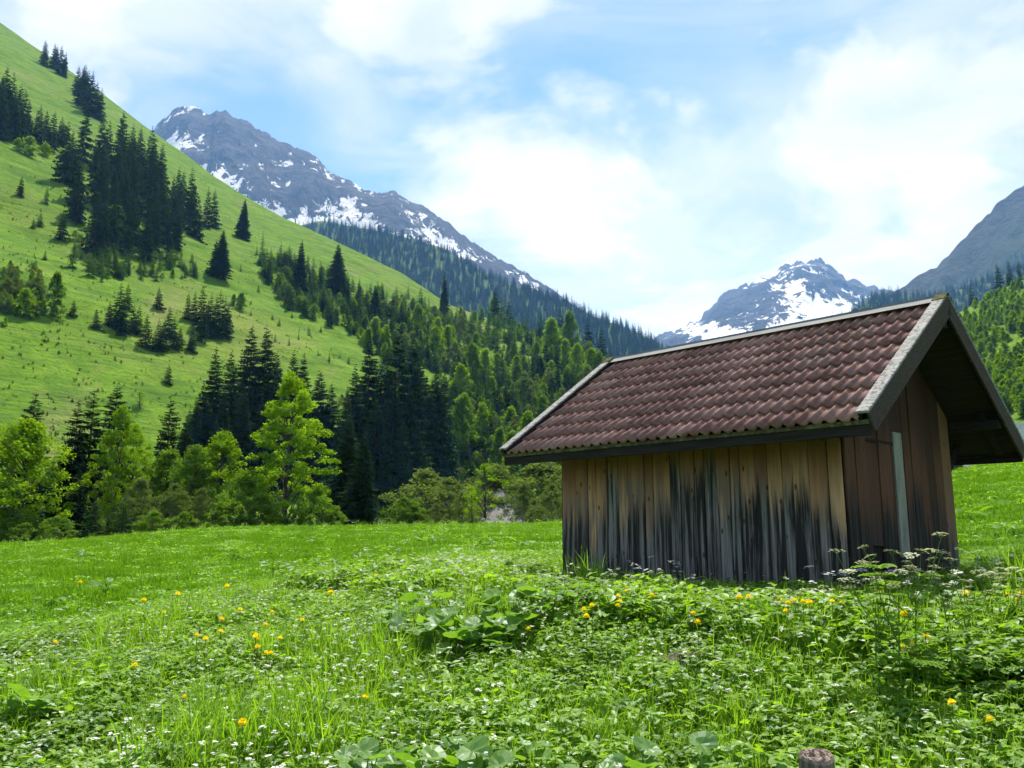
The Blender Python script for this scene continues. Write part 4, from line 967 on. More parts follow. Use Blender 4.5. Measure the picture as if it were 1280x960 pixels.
    for sgn in (-1, 1):
        m = MB(); y0 = sgn * (EAVE_Y - .012); y1 = sgn * (EAVE_Y - .045); m.box((-ROOF_X + .04, min(y0, y1), EAVE_Z - .105), (ROOF_X - .04, max(y0, y1), EAVE_Z - .062)); m.build('eave_batten', MAT['moss'], roof, tint=False)
        m = MB(); y0 = sgn * (EAVE_Y - .030); y1 = sgn * (EAVE_Y - .075); m.box((-ROOF_X + .036, min(y0, y1), EAVE_Z - .210), (ROOF_X - .036, max(y0, y1), EAVE_Z - .108)); m.build('fascia_board', MAT['dark_wood'], roof, tint=False)
        for k in range(7):
            x = -ROOF_X + .25 + k * (2 * ROOF_X - .5) / 6
            slab('rafter', MAT['barge'] if k in (1, 3, 4, 5) else MAT['dark_wood'], sgn, x - .04, x + .04, .10, .90, -.225, -.136)
    for y, z in ((-WY - .07, H(WY) - .15), (WY + .07, H(WY) - .15), (0, H(0) - .14)):
        m = MB(); m.box((-ROOF_X + .06, y - .055, z - .055), (ROOF_X - .06, y + .055, z + .055)); m.build('purlin', MAT['dark_wood'], roof, tint=False)
    for sgn in (1,):        # slanting struts that carry the overhang at the back eave
        for x in (WX1 - .06, WX0 + .06):
            m = MB(); m.tube([(x, sgn * (WY + .02), 1.42), (x, sgn * (WY + .55), 1.86)], [.05, .05], 4); m.build('strut', MAT['dark_wood'], roof, tint=False)
    return hut
build_hut()

# ------------------------------------------------------------------ neighbouring house beyond the rise
def build_house():
    g = NT('mat_house_roof'); P = g.coord(); W = g.n('ShaderNodeTexBrick'); g.put(W.inputs['Vector'], g.mapping(P, (1, 1, 1))); W.inputs['Scale'].default_value = 2.4
    W.inputs['Color1'].default_value = (.22, .225, .23, 1); W.inputs['Color2'].default_value = (.30, .305, .31, 1); W.inputs['Mortar'].default_value = (.09, .09, .095, 1); W.inputs['Mortar Size'].default_value = .03
    roofm = g.principled(W.outputs[0], .85, .2)
    wallm = m_plain_wood('mat_house_wall', (.09, .05, .035), (.16, .095, .065), (1, 1, 6)); stone = m_plain_wood('mat_house_plinth', (.5, .49, .47), (.62, .61, .6), (3, 3, 3))
    Y = 82.; X = av(1226, 0) * Y; z = float(ground_z(X + 3, 80.)) - 2.2
    h = empty('house', (X, Y, z), R(-9)); tag(h, 'neighbouring house with grey shingle roof half hidden behind the hut', 'house')
    m = MB(); m.box((0, 0, 0), (13, 8, 3.1)); m.build('wall', wallm, h, tint=False)
    zr, ze = 7.6, 2.7; o_ = .8
    ro = mesh_obj('roof', [(-o_, -o_, ze), (13 + o_, -o_, ze), (13 + o_, 4, zr), (-o_, 4, zr), (-o_, 8 + o_, ze), (13 + o_, 8 + o_, ze),
                      (-o_, -o_, ze - .2), (13 + o_, -o_, ze - .2), (13 + o_, 4, zr - .25), (-o_, 4, zr - .25), (-o_, 8 + o_, ze - .2), (13 + o_, 8 + o_, ze - .2)],
             [(0, 1, 2, 3), (3, 2, 5, 4), (6, 9, 8, 7), (9, 10, 11, 8), (0, 6, 7, 1), (4, 5, 11, 10), (0, 3, 9, 6), (3, 4, 10, 9), (1, 7, 8, 2), (2, 8, 11, 5)], roofm, h)
    m = MB(); m.box((5.5, 3.2, 6.6), (6.4, 4.2, 8.5)); m.build('chimney', stone, ro, tint=False)
    for x in (1.4, 4.2, 7.2, 10.2):
        m = MB(); m.box((x, -.05, 1.0), (x + 1.0, .05, 2.2)); w = m.build('window', stone, h, tint=False)
        m = MB(); m.box((x + .1, -.07, 1.1), (x + .9, -.052, 2.1)); m.build('pane', MAT['dark_wood'], w, tint=False)
build_house()
# ------------------------------------------------------------------ the meadow's growth
MAT['grass'] = leaf_mat('mat_grass', (.13, .26, .018), (.27, .44, .035), .56, (1.2, 1.3, .45), gloss=.35, rnd=.45)
MAT['turf'] = leaf_mat('mat_short_turf', (.085, .185, .013), (.155, .295, .02), .48, (1.2, 1.3, .45), rnd=.5)
MAT['herb'] = leaf_mat('mat_herb_leaves', (.125, .25, .022), (.27, .43, .04), .54, (1.25, 1.35, .45), gloss=.7, rnd=.5)
MAT['herb_dark'] = leaf_mat('mat_dark_herb', (.09, .195, .022), (.19, .32, .036), .52, gloss=.7, rnd=.5)
MAT['butterbur'] = leaf_mat('mat_butterbur', (.10, .21, .04), (.19, .33, .05), .5, (1.3, 1.4, .4), gloss=1.0, rnd=.6)
MAT['stalk'] = leaf_mat('mat_stalks', (.11, .20, .04), (.19, .28, .07), .3)
MAT['white'] = leaf_mat('mat_white_petals', (.62, .64, .58), (.80, .80, .76), .35, (1, 1, 1))
MAT['cream'] = leaf_mat('mat_cream_umbels', (.36, .42, .22), (.66, .66, .52), .35, (1, 1, .8))
MAT['lilac'] = leaf_mat('mat_lilac_petals', (.45, .36, .55), (.62, .52, .70), .3, (1, 1, 1))
MAT['yellow'] = leaf_mat('mat_yellow_petals', (.85, .68, .015), (.90, .78, .03), .3, (1, .9, .5))
MAT['seedhead'] = leaf_mat('mat_reddish_heads', (.18, .09, .05), (.28, .16, .09), .3, (1, 1, 1))

def blade(sp, g, base, h, w, az, lean, ti):
    """a bent grass blade of three pieces"""
    d = np.array([math.cos(az), math.sin(az), 0]); s = np.array([-math.sin(az), math.cos(az), 0]) * w / 2
    p = [np.array(base) + d * lean * h * q ** 2 + np.array([0, 0, h * (q - .28 * lean * q * q)]) for q in (0, .45, .8, 1)]
    T = np.array([ti])
    for k in range(2):
        a, b = p[k], p[k + 1]; f0, f1 = (1, .85, .5)[k], (1, .85, .5)[k + 1]
        sp.tri((a - s * f0)[None], (a + s * f0)[None], (b + s * f1)[None], T); sp.tri((a - s * f0)[None], (b + s * f1)[None], (b - s * f1)[None], T)
    sp.tri((p[2] - s * .5)[None], (p[2] + s * .5)[None], p[3][None], T)
def grass_tuft(seed, n, h0, h1, rad, w=.008, lean=.7):
    g = np.random.RandomState(seed); sp = Soup()
    for _ in range(n):
        a = g.rand() * 6.28; r = rad * math.sqrt(g.rand()); blade(sp, g, (r * math.cos(a), r * math.sin(a), -.02), g.uniform(h0, h1), w * g.uniform(.6, 1.3), g.rand() * 6.28, g.uniform(.1, lean), g.rand())
    return sp
def leaf_poly(sp, base, direction, up, L, W, kind, ti):
    """one leaf as a small fan: 'oval', 'lobed', 'kidney'; folded a little along its midrib"""
    d = np.array(direction); d = d / np.linalg.norm(d); s = np.cross(d, up); s /= np.linalg.norm(s) + 1e-9; n = np.cross(s, d)
    if kind == 'oval': out = [(0, 0), (.25, .42), (.55, .5), (.82, .28), (1, 0)]
    elif kind == 'narrow': out = [(0, 0), (.3, .3), (.6, .26), (1, 0)]
    elif kind == 'lobed': out = [(0, 0), (-.05, .35), (.22, .36), (.28, .60), (.50, .34), (.66, .50), (.76, .22), (1, 0)]
    else: out = [(0, 0), (-.22, .22), (-.14, .50), (.12, .62), (.38, .60), (.62, .46), (.80, .24), (.90, 0)]
    b = np.array(base); T = np.array([ti])
    for sg in (-1, 1):
        pts = [b + d * (x * L) + s * (sg * y * W) + n * (W * (.22 * abs(y) * (1 if kind != 'kidney' else 1.4) - .30 * x * x * L / max(W, .001) * .5)) for x, y in out]
        c = b + d * (.35 * L) - n * (.02 * W)
        for i in range(len(pts) - 1):
            sp.tri(c[None], pts[i][None], pts[i + 1][None], T)
def herb(seed, n, h0, h1, L, W, kind, spread=.10, per=1):
    g = np.random.RandomState(seed); sp = Soup()
    for _ in range(n):
        az = g.rand() * 6.28; h = g.uniform(h0, h1); r = spread * g.uniform(.3, 1)
        root = np.array([.02 * g.normal(), .02 * g.normal(), -.02]); top = root + np.array([r * math.cos(az), r * math.sin(az), h])
        side = np.array([-math.sin(az), math.cos(az), 0]) * .0018; T = np.array([.5])
        sp.tri((root - side)[None], (root + side)[None], top[None], T)
        ti = g.rand()
        for k in range(per):
            aa = az + (k - (per - 1) / 2) * 1.15 + g.normal(0, .25); l = L * g.uniform(.65, 1.25)
            dr = (math.cos(aa), math.sin(aa), g.uniform(-.35, .45)); leaf_poly(sp, top, dr, np.array([g.normal(0, .25), g.normal(0, .25), 1.]), l, W * l / L, kind, np.clip(ti + g.normal(0, .15), 0, 1))
    return sp
def umbel_soup(seed, n, rad, dot, z):
    g = np.random.RandomState(seed); sp = Soup()
    for _ in range(n):
        a = g.rand() * 6.28; r = rad * math.sqrt(g.rand()); c = np.array([r * math.cos(a), r * math.sin(a), z - .25 * r * r / max(rad, .001) + g.normal(0, .003)])
        for k in range(4):
            b0 = a + k * 1.57; q0 = c + dot * np.array([math.cos(b0), math.sin(b0), .15]); q1 = c + dot * np.array([math.cos(b0 + 1.57), math.sin(b0 + 1.57), .15])
            sp.tri(c[None], q0[None], q1[None], np.array([g.rand()]))
    return sp
def small_white(seed):
    """thin stems with a few tiny white heads; stems first, then petals"""
    g = np.random.RandomState(seed); st = Soup(); fl = Soup()
    for _ in range(3):
        x, y = g.normal(0, .04, 2); h = g.uniform(.16, .34); b = np.array([x, y, 0]); t = b + np.array([g.normal(0, .03), g.normal(0, .03), h]); s = np.array([.0016, 0, 0])
        st.tri((b - s)[None], (b + s)[None], t[None], np.array([.5]))
        u = umbel_soup(seed + _, 6, g.uniform(.010, .022), .0085, 0); 
        for v, tt in zip(u.v, u.t): fl.v.append(v + t); fl.t.append(tt)
    v = np.concatenate(st.v + fl.v); t = np.concatenate(st.t + fl.t); f = np.arange(len(v)).reshape(-1, 3)
    o = mesh_obj('white_flowers', v, f, [MAT['stalk'], MAT['white']], tint=t, link=False); ns = sum(len(q) for q in st.v) // 3
    o.data.polygons.foreach_set('material_index', [0] * ns + [1] * (len(f) - ns)); return o.data
PROTO = []
def P_(sp, mat): PROTO.append(sp.build('plant', MAT[mat], False).data); return len(PROTO) - 1
I_GRASS = [P_(grass_tuft(100 + k, 26, .12, .32, .09, .006, .75), 'grass') for k in range(4)]
I_TALL = [P_(grass_tuft(110 + k, 24, .26, .50, .08, .007, .6), 'grass') for k in range(2)]
I_HERB = [P_(herb(120 + k, 26, .04, .20, .040, .038, 'lobed', .13), 'herb') for k in range(4)]
I_TRI = [P_(herb(130 + k, 15, .06, .25, .048, .027, 'oval', .14, 3), 'herb') for k in range(3)]
I_DARK = [P_(herb(140 + k, 18, .06, .26, .052, .036, 'lobed', .14, 2), 'herb_dark') for k in range(2)]
I_WHITE = []
for k in range(3): PROTO.append(small_white(150 + 7 * k)); I_WHITE.append(len(PROTO) - 1)
I_TURF = [P_(grass_tuft(160 + k, 110, .03, .10, .42, .012, .9), 'turf') for k in range(4)]
I_TURFH = [P_(herb(170 + k, 40, .01, .05, .055, .05, 'oval', .36), 'herb') for k in range(2)]
I_SEED = [P_(grass_tuft(180, 7, .25, .42, .07, .006, .5), 'seedhead')]

def in_hut(X, Y, m=.0):
    dx = X - HUT_C.x; dy = Y - HUT_C.y; a = dx * HX.x + dy * HX.y; b = dx * HY.x + dy * HY.y
    return (a > WX0 - m) & (a < WX1 + m) & (np.abs(b) < WY + m)
EDGE_A = np.radians([-60, -32, -24, -16, -10, -4, 4, 14, 24, 34, 60]); EDGE_R = np.array([10.5, 10.8, 11.5, 13.0, 15.0, 17.0, 16.5, 15.5, 14.0, 14.5, 15])
def sow(n, r0, r1, azmax, p=1.0):
    r = (NR.rand(n) * (r1 ** p - r0 ** p) + r0 ** p) ** (1 / p); az = NR.uniform(-azmax, azmax, n); return r * np.sin(az), r * np.cos(az), r, az
# lush growth round the hut and towards the camera
X, Y, r, az = sow(49000, 2.4, 17.5, R(56), 1.45)
edge = np.interp(az, EDGE_A, EDGE_R) + fbm(X * .5, Y * .5, 2) * 2.2
k = (r < edge) & ~in_hut(X, Y, .03); X, Y, r, az = X[k], Y[k], r[k], az[k]; n = len(X)
m1 = fbm(X * .55 + 3, Y * .55, 3); m2 = fbm(X * .8 - 9, Y * .8 + 4, 3); m3 = fbm(X * .45 + 20, Y * .45 - 7, 2)
w = NR.rand(n)
idx = np.where(w < .42 + m1 * .9, NR.choice(I_GRASS, n), np.where(w < .80 + m2 * .5, NR.choice(I_HERB + I_TRI, n), NR.choice(I_DARK + I_TRI, n)))
idx = np.where((m2 < -.22) & (NR.rand(n) < .55), NR.choice(I_DARK, n), idx)
idx = np.where((m3 > .18) & (NR.rand(n) < .25), NR.choice(I_TALL, n), idx)
wh = NR.rand(n) < np.clip(.07 + m3 * .40 + (r < 9) * .02, .012, .24); idx = np.where(wh, NR.choice(I_WHITE, n), idx)
idx = np.where((NR.rand(n) < .004) & (m1 < 0), I_SEED[0], idx)
hq = (X - HUT_C.x) * HY.x + (Y - HUT_C.y) * HY.y + WY; hp_ = (X - HUT_C.x) * HX.x + (Y - HUT_C.y) * HX.y - WX1
near_hut = in_hut(X, Y, 2.8) & ((hq < -1.1) | (hp_ > .9))
sc = NR.uniform(.7, 1.25, n) * (1 + .25 * m1 + .45 * np.clip(m2, -.3, .5)) * np.where(near_hut, 1.55, 1) * np.where(r > edge[k] - 1.2, .8, 1)
stuff_points('meadow_plants', np.stack([X, Y, ground_z(X, Y) - .01], 1), NR.rand(n) * 6.28, sc, idx, PROTO, NR.normal(0, .10, (n, 2)), 'lush grass and herbs with tiny white flowers round the hut', 'meadow plants')
# short turf of the grazed meadow beyond
X, Y, r, az = sow(25000, 9.5, 74, R(50), 1.25)
edge = np.interp(az, EDGE_A, EDGE_R) - 1.2
k = (r > edge) & ~in_hut(X, Y, .1); X, Y, r = X[k], Y[k], r[k]; n = len(X)
m1 = fbm(X * .25 + 3, Y * .25, 4)
idx = np.where(NR.rand(n) < .80 + m1, NR.choice(I_TURF, n), NR.choice(I_TURFH, n))
idx = np.where((NR.rand(n) < .05), NR.choice(I_GRASS + I_HERB, n), idx)
idx = np.where((NR.rand(n) < .02) & (r > 14), NR.choice(I_WHITE, n), idx)
sc = NR.uniform(.7, 1.3, n) * (1 + (r - 10) / 60 * .9) * (1 + m1 * .6)
stuff_points('short_grass', np.stack([X, Y, ground_z(X, Y) - .01], 1), NR.rand(n) * 6.28, sc, idx, PROTO, NR.normal(0, .05, (n, 2)), 'short grazed grass covering the meadow behind the hut', 'grass', sz=np.clip(1 / (1 + (r - 10) / 45), .5, 1)[:, None] if False else None)

def on_ground(u, v, h):
    """where a sight line reaches a plant top of height h above the meadow"""
    t = tv(v); a = av(u, t); Y_ = np.linspace(3.2, 80, 4000); d = ground_z(a * Y_, Y_) + h - t * Y_
    k_ = np.nonzero(d >= 0)[0]; y = Y_[k_[0]] if len(k_) else 60.
    return Vector((a * y, y, float(ground_z(a * y, y))))
GR = random.Random(8)

# --- dandelions
mb = MB(); mb.tube([(0, 0, -.02), (.004, .002, .5), (0, 0, 1)], [.0026, .0023, .002], 5); D_STEM = mb.build('stem', MAT['stalk'], link=False).data
def dandelion_head():
    sp = Soup(); g = np.random.RandomState(3)
    for ring, (rr, zz, nn) in enumerate([(.023, .0, 15), (.018, .006, 13), (.012, .010, 10), (.006, .012, 6)]):
        for i in range(nn):
            a = i * 6.283 / nn + ring * .3; da = 3.4 / nn
            c = np.array([0, 0, zz - .004]); tip = np.array([rr * math.cos(a), rr * math.sin(a), zz + .004 * ring]); 
            q0 = np.array([rr * .8 * math.cos(a - da), rr * .8 * math.sin(a - da), zz + .002]); q1 = np.array([rr * .8 * math.cos(a + da), rr * .8 * math.sin(a + da), zz + .002])
            sp.tri(c[None], q0[None], tip[None], np.array([g.rand()])); sp.tri(c[None], tip[None], q1[None], np.array([g.rand()]))
    return sp.build('flower_head', MAT['yellow'], False).data
D_HEAD = dandelion_head()
DANDY = [(773, 745), (775, 752), (772, 758), (782, 740), (740, 757), (730, 763), (733, 771), (866, 768), (872, 779), (924, 748), (936, 747), (975, 750), (985, 754), (994, 752), (1004, 753), (1012, 754), (1040, 752), (1052, 755), (982, 764), (1130, 768), (1146, 739), (1130, 808), (1141, 806), (1143, 812), (1157, 795), (1260, 743), (1276, 742), (1272, 750), (1190, 880), (1238, 902),
         (168, 832), (303, 904), (276, 790), (277, 774), (257, 799), (246, 794), (320, 795), (322, 799), (319, 797), (333, 818), (338, 818), (322, 809), (284, 733), (100, 728), (350, 798), (332, 782), (340, 766), (378, 776), (69, 804), (412, 741), (205, 766), (230, 872), (456, 872), (300, 762), (414, 741), (470, 720), (222, 743), (180, 750), (660, 787), (1100, 742), (1208, 742), (815, 745), (690, 752)]
for i, (u, v) in enumerate(DANDY):
    h = GR.uniform(.40, .52) if (u > 690 and v < 800) else GR.uniform(.25, .36); p = on_ground(u, v, h); t = empty('dandelion', p, GR.uniform(0, 6.28)); s_ = GR.uniform(1.0, 1.4) * (1.25 if p.y > 9 else 1)
    a = copy_obj('stem', D_STEM, t); a.scale = (1.2, 1.2, h); b = copy_obj('flower_head', D_HEAD, t); b.location = (0, 0, h); b.scale = (s_, s_, s_); b.rotation_euler = (GR.uniform(-.5, .5), GR.uniform(-.5, .5), 0)
    near = (Vector((p.x, p.y, 0)) - Vector((HUT_C.x, HUT_C.y, 0))).length < 6.5
    tag(t, 'yellow dandelion flower among the lush plants before the hut' if near else 'yellow dandelion flower in the open meadow away from the hut', 'dandelion', 'dandelions before the hut' if near else 'dandelions in the open meadow')

# --- umbel plants (cow parsley) by the hut
def umbel_plant(p, h, n, petal, label, seed, group=None, name='cow_parsley', rad=.046, leafy=1.0):
    g = random.Random(seed); t = empty(name, p, g.uniform(0, 6.28)); tag(t, label, 'wildflower', group)
    mb = MB(); mb.tube([(0, 0, -.03), (.01, .01, h * .35), (-.01, .02, h * .62)], [.006, .005, .004], 5)
    tips = []
    for i in range(n):
        a = i * 2.4 + g.uniform(-.4, .4); z0 = h * g.uniform(.35, .62); r = h * g.uniform(.10, .32); z1 = h * g.uniform(.78, 1.02) - .3 * r
        tip = Vector((r * math.cos(a), r * math.sin(a), z1)); st = Vector((-.005, .01, z0)); tips.append(tip)
        mb.tube([st, st.lerp(tip, .5) + Vector((r * .12 * math.cos(a), r * .12 * math.sin(a), -.02)), tip], [.0032, .0026, .002], 4, cap=False)
        for q in range(7):
            b = q * .9; mb.tube([tip, tip + Vector((rad * .75 * math.cos(b), rad * .75 * math.sin(b), .03))], [.001, .0008], 3, cap=False)
    mb.build('stem', MAT['stalk'], t)
    for i, tip in enumerate(tips):
        o = umbel_soup(seed * 10 + i, 30, rad * g.uniform(.8, 1.25), .0095, .032).build('umbel', MAT[petal], True); o.parent = t; o.location = tip; o.rotation_euler = (g.uniform(-.3, .3), g.uniform(-.3, .3), 0)
    sp = Soup(); gg = np.random.RandomState(seed)
    for i in range(int(14 * leafy)):
        a = i * 2.4; z = h * gg.uniform(.05, .58 if leafy == 1 else .80); L_ = h * gg.uniform(.12, .24)
        for j in range(7):
            f = .3 + .7 * j / 6; c = np.array([L_ * f * math.cos(a), L_ * f * math.sin(a), z + L_ * f * .35 - .3 * L_ * f * f])
            for sg in (-1, 0, 1): leaf_poly(sp, c, (math.cos(a + sg * 1.0), math.sin(a + sg * 1.0), -.15), np.array([0, 0, 1.]), L_ * .26 * (1.2 - f * .6), L_ * .14, 'lobed', gg.rand())
    o = sp.build('leaves', MAT['grass'], True); o.parent = t
UMB_PETAL = {'white': 'cream', 'lilac': 'lilac'}
UMB = [(1112, 660, 1.2, 9, 'white', 'tall pale cow parsley with many heads before the gable wall'), (1175, 664, 1.1, 6, 'white', 'thin shaded cow parsley at the right corner of the hut'), (1200, 690, .9, 6, 'white', 'short cow parsley right of the gable wall'), (1134, 672, 1.05, 7, 'white', 'second cow parsley behind the tall pale one'),
       (1034, 703, .62, 3, 'lilac', 'lilac meadow rue before the long wall near the hut corner'), (1092, 708, .6, 3, 'lilac', 'lilac flower beside the tall pale cow parsley'), (1155, 710, .6, 3, 'lilac', 'lilac flower below the gable wall'), (1020, 733, .45, 4, 'white', 'low white flowered herb at the hut corner'), (1008, 736, .4, 4, 'white', 'lowest white flowered herb before the long wall'),
       (762, 712, .55, 2, 'white', 'thin white umbel standing before the long wall'), (716, 722, .5, 2, 'white', 'thin white umbel at the left corner of the hut'), (1262, 705, .7, 5, 'white', 'bushy white flowered plant in the grass right of the hut'), (1232, 708, .7, 4, 'white', 'loose white flowered plant right of the hut'), (1050, 690, .55, 3, 'white', 'small pale herb standing against the hut corner'),
       (1088, 690, 1.0, 7, 'white', 'leafy cow parsley left of the tall pale one'), (1150, 700, .7, 5, 'white', 'bushy cow parsley below the gable wall'), (1068, 718, .6, 4, 'white', 'bushy cow parsley at the foot of the hut corner'), (1110, 712, .62, 5, 'white', 'low bushy cow parsley under the tall pale one'), (1180, 715, .6, 4, 'white', 'low bushy cow parsley under the thin shaded one'), (1215, 735, .6, 5, 'white', 'low cow parsley right of the gable wall'), (985, 738, .5, 4, 'white', 'white flowered herb among dandelions before the long wall')]
for i, (u, v, h, n_, c, l) in enumerate(UMB): umbel_plant(on_ground(u, v, h), h, n_, UMB_PETAL[c], l, 30 + i, leafy=1.25 if ('cow parsley' in l and u < 1160 and h > .55) else 1.0)

# --- big leaved butterbur and dock
def leaf_data(kind, L, W, mat, seed):
    sp = Soup(); leaf_poly(sp, np.zeros(3), (1, 0, .05), np.array([0, 0, 1.]), L, W, kind, .2 + .6 * np.random.RandomState(seed).rand())
    # finer, crinkled version: subdivide each fan triangle once and ripple it
    v = np.concatenate(sp.v).reshape(-1, 3, 3); t = np.concatenate(sp.t)[0]; g = np.random.RandomState(seed)
    a, b, c = v[:, 0], v[:, 1], v[:, 2]; ab, bc, ca = (a + b) / 2, (b + c) / 2, (c + a) / 2
    bulge = (bc - a); bc = bc + bulge * .06
    q = np.stack([a, ab, ca, ab, b, bc, ca, bc, c, ab, bc, ca], 1).reshape(-1, 3)
    q[:, 2] += .05 * W * np.sin(q[:, 0] / L * 9 + seed) * np.cos(q[:, 1] / W * 8) + .0
    return mesh_obj('leaf', q, np.arange(len(q)).reshape(-1, 3), MAT[mat], tint=np.full(len(q), t), link=False).data
BUR = [leaf_data('kidney', .15, .16, 'butterbur', 5 + k) for k in range(4)]
DOCK = [leaf_data('oval', .26, .11, 'herb_dark', 15 + k) for k in range(3)]
mb = MB(); mb.tube([(0, 0, 0), (.0, .01, .5), (0, 0, 1)], [.005, .004, .003], 5); STALK = mb.build('stalk', MAT['stalk'], link=False).data
def big_plant(name, p, n, datas, size, h, label, group, cat, up=.5):
    t = empty(name, p, GR.uniform(0, 6.28)); tag(t, label, cat, group)
    if cat == 'butterbur': n = int(n * 1.7)
    for i in range(n):
        a = i * 2.4 + GR.uniform(-.5, .5); r = size * GR.uniform(.15, .75); z = h * GR.uniform(.55, 1.05); s_ = size * GR.uniform(.6, 1.25) / .22 * .85
        lf = copy_obj('leaf', GR.choice(datas), t); lf.location = (r * math.cos(a), r * math.sin(a), z); lf.scale = (s_, s_, s_); lf.rotation_euler = (GR.uniform(-.5, .5), GR.uniform(-up, .35), a)
        st = copy_obj('stalk', STALK, t); d = Vector(lf.location); st.scale = (1, 1, d.length); st.rotation_euler = d.to_track_quat('Z', 'Y').to_euler()
for u, v, n_, s_, h in [(520, 768, 6, .22, .30), (545, 782, 6, .22, .28), (565, 765, 7, .24, .34), (590, 778, 7, .26, .32), (612, 766, 7, .24, .36), (640, 742, 6, .24, .36), (625, 780, 6, .22, .3), (650, 762, 6, .22, .32), (668, 745, 5, .22, .3), (600, 752, 6, .22, .34), (555, 748, 5, .2, .3), (480, 770, 5, .18, .24), (500, 758, 5, .18, .26), (530, 742, 5, .2, .28), (690, 740, 5, .2, .3), (575, 792, 5, .2, .26)]:
    h += .07; s_ *= 1.1; big_plant('butterbur', on_ground(u, v, h), n_, BUR, s_, h, 'broad leaved butterbur in the big patch left of the hut', 'butterbur patch left of the hut', 'butterbur')
for u, v, n_, s_, h in [(470, 938, 4, .2, .30), (455, 950, 4, .2, .3), (520, 948, 5, .2, .28), (575, 925, 5, .2, .3), (600, 945, 4, .2, .28), (668, 930, 4, .18, .28), (780, 952, 4, .2, .3), (800, 940, 4, .18, .26), (905, 940, 4, .18, .3), (700, 955, 3, .2, .26)]:
    big_plant('butterbur', on_ground(u, v, h), n_, BUR, s_, h, 'broad leaved butterbur far in front of the hut near the cut post', 'butterburs near the cut post', 'butterbur', .8)
big_plant('butterbur', on_ground(42, 868, .3), 5, BUR, .24, .30, 'pale grey green butterbur alone in the herb meadow', None, 'butterbur', .9)
for u, v, n_, s_, h in [(345, 704, 11, .20, .22), (132, 729, 10, .20, .20), (66, 745, 9, .18, .16), (392, 672, 9, .30, .26), (422, 700, 9, .20, .18), (452, 688, 9, .24, .2), (398, 702, 9, .18, .16), (188, 684, 8, .3, .2), (290, 690, 8, .22, .18), (108, 690, 8, .24, .16), (540, 672, 9, .3, .22), (590, 690, 8, .2, .18), (650, 676, 8, .26, .2), (600, 672, 8, .24, .18), (1210, 636, 8, .3, .26), (1265, 655, 8, .24, .22), (1225, 585, 7, .4, .3), (100, 700, 7, .2, .15)]:
    big_plant('dock_plant', on_ground(u, v, h), n_, DOCK, s_, h, 'dark leafy dock clump on the short grazed grass', 'dock clumps on the grazed grass', 'dock')

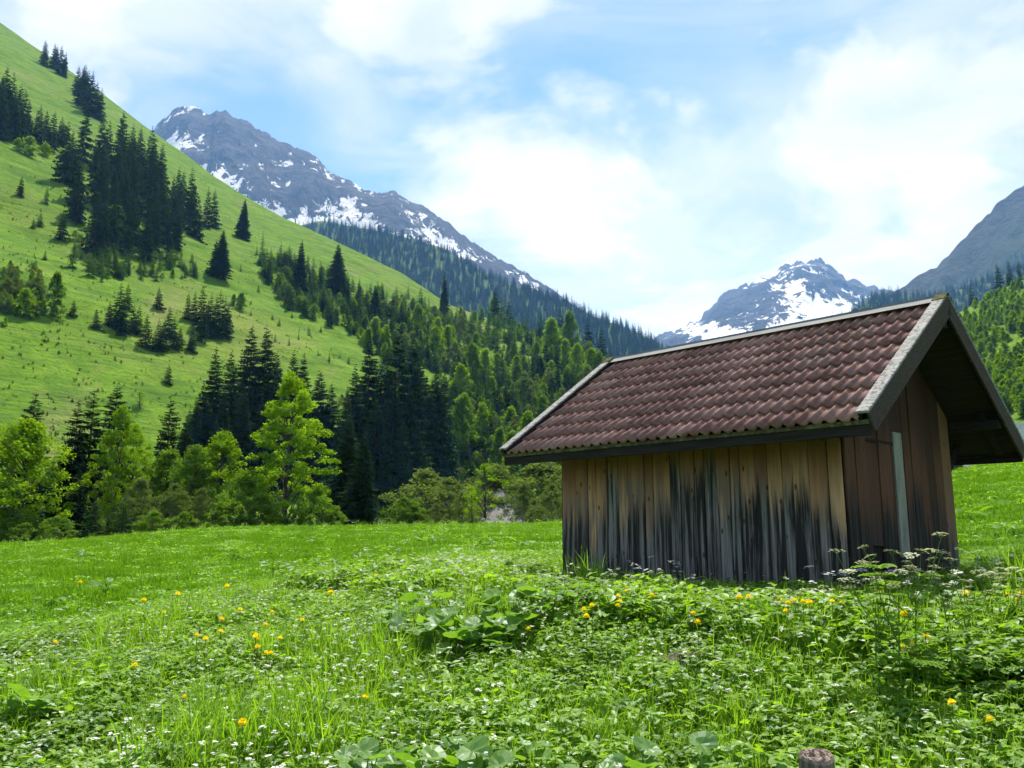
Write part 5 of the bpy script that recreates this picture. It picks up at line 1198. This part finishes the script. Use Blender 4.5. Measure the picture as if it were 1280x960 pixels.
# --- cut post and flat stone in the foreground
def build_post():
    p = on_ground(1021, 945, .62); d = Vector((p.x, p.y, 0)).normalized() * 3.7; x, y = d.x, d.y; z = float(ground_z(x, y)); top = tv(943) * y
    post = empty('cut_post', (x, y, z), .4); tag(post, 'grey weathered wooden post with cracked sawn top in the foreground', 'post')
    n = 18; g = random.Random(2); rad = [.066 * (1 + .07 * math.sin(3 * a * 6.283 / n + 1) + g.uniform(-.04, .04)) for a in range(n)]; V = []; H_ = top - z
    zs = [-.25, .1, .3, H_ - .05, H_ - .012, H_]
    for k_, zz in enumerate(zs):
        for a in range(n):
            q = rad[a] * (1.03 if k_ < 3 else 1.0 if k_ < 5 else .90); V.append((q * math.cos(a * 6.283 / n), q * math.sin(a * 6.283 / n), zz + (0 if k_ < 4 else .012 * math.sin(a * 6.283 / n + .6))))
    Fc = [(k_ * n + a, k_ * n + (a + 1) % n, (k_ + 1) * n + (a + 1) % n, (k_ + 1) * n + a) for k_ in range(len(zs) - 1) for a in range(n)]
    mesh_obj('shaft', V, Fc, m_plain_wood('mat_post', (.07, .06, .05), (.21, .185, .155), (45, 45, 3)), post, smooth=False)
    gm = NT('mat_post_top'); P = gm.coord(); w_ = gm.noise(P, 45, 5, .7, .5); 
    rg = gm.n('ShaderNodeTexWave', wave_type='RINGS', rings_direction='Z'); gm.put(rg.inputs['Vector'], P); rg.inputs['Scale'].default_value = 22; rg.inputs['Distortion'].default_value = 3; rg.inputs['Detail'].default_value = 3
    tm = gm.principled(gm.mix(gm.step(w_, .40, .62), gm.mix(rg.outputs['Fac'], (.20, .15, .12), (.36, .30, .25)), (.05, .035, .03)), .95, .05, gm.bump(w_, .8, .01))
    base = (len(zs) - 1) * n; TVv = []; TF_ = []
    for q, dz in ((1, 0), (.66, -.006), (.33, .002)):
        for a in range(n): vx = V[base + a]; TVv.append((vx[0] * q, vx[1] * q, vx[2] + dz + (g.uniform(-.006, .006) if q < 1 else 0)))
    TVv.append((0, 0, H_ + .002))
    for k_ in range(2): TF_ += [(k_ * n + a, k_ * n + (a + 1) % n, (k_ + 1) * n + (a + 1) % n, (k_ + 1) * n + a) for a in range(n)]
    TF_ += [(2 * n + a, 2 * n + (a + 1) % n, 3 * n) for a in range(n)]
    mesh_obj('sawn_top', TVv, TF_, tm, post)
build_post()
def build_stone():
    p = on_ground(872, 826, .10); me = bmesh.new(); bmesh.ops.create_icosphere(me, subdivisions=3, radius=1)
    for v in me.verts:
        q = float(perlin(v.co.x * 2 + 3, v.co.y * 2 + v.co.z * 3)); v.co = Vector((v.co.x * .34 * (1 + .25 * q), v.co.y * .20 * (1 + .3 * q), max(-.05, v.co.z * .13 * (1 + .4 * q)) + .04))
    d = bpy.data.meshes.new('flat_stone'); me.to_mesh(d); me.free(); d.materials.append(m_plain_wood('mat_dark_stone', (.035, .03, .026), (.10, .09, .08), (9, 9, 9)))
    o = bpy.data.objects.new('flat_stone', d); COL.objects.link(o); o.location = p; o.rotation_euler = (0, 0, -.2); tag(o, 'dark flat stone half buried in the plants before the hut', 'stone')
build_stone()

# ------------------------------------------------------------------ the valley air
def build_haze():
    mb = MB(); mb.box((-5200, -2500, -7.6), (5200, 5900, 1560))
    g = NT('mat_haze'); q = g.n('ShaderNodeVolumePrincipled')
    q.inputs['Color'].default_value = (.20, .46, 1.0, 1); q.inputs['Density'].default_value = .0001; q.inputs['Absorption Color'].default_value = (1, 1, 1, 1); q.inputs['Anisotropy'].default_value = .25
    g.L.new(q.outputs[0], g.out.inputs['Volume'])
    o = mb.build('haze', g.m); tag(o, 'thin blue haze filling the air of the whole valley', 'haze', kind='stuff')
build_haze()
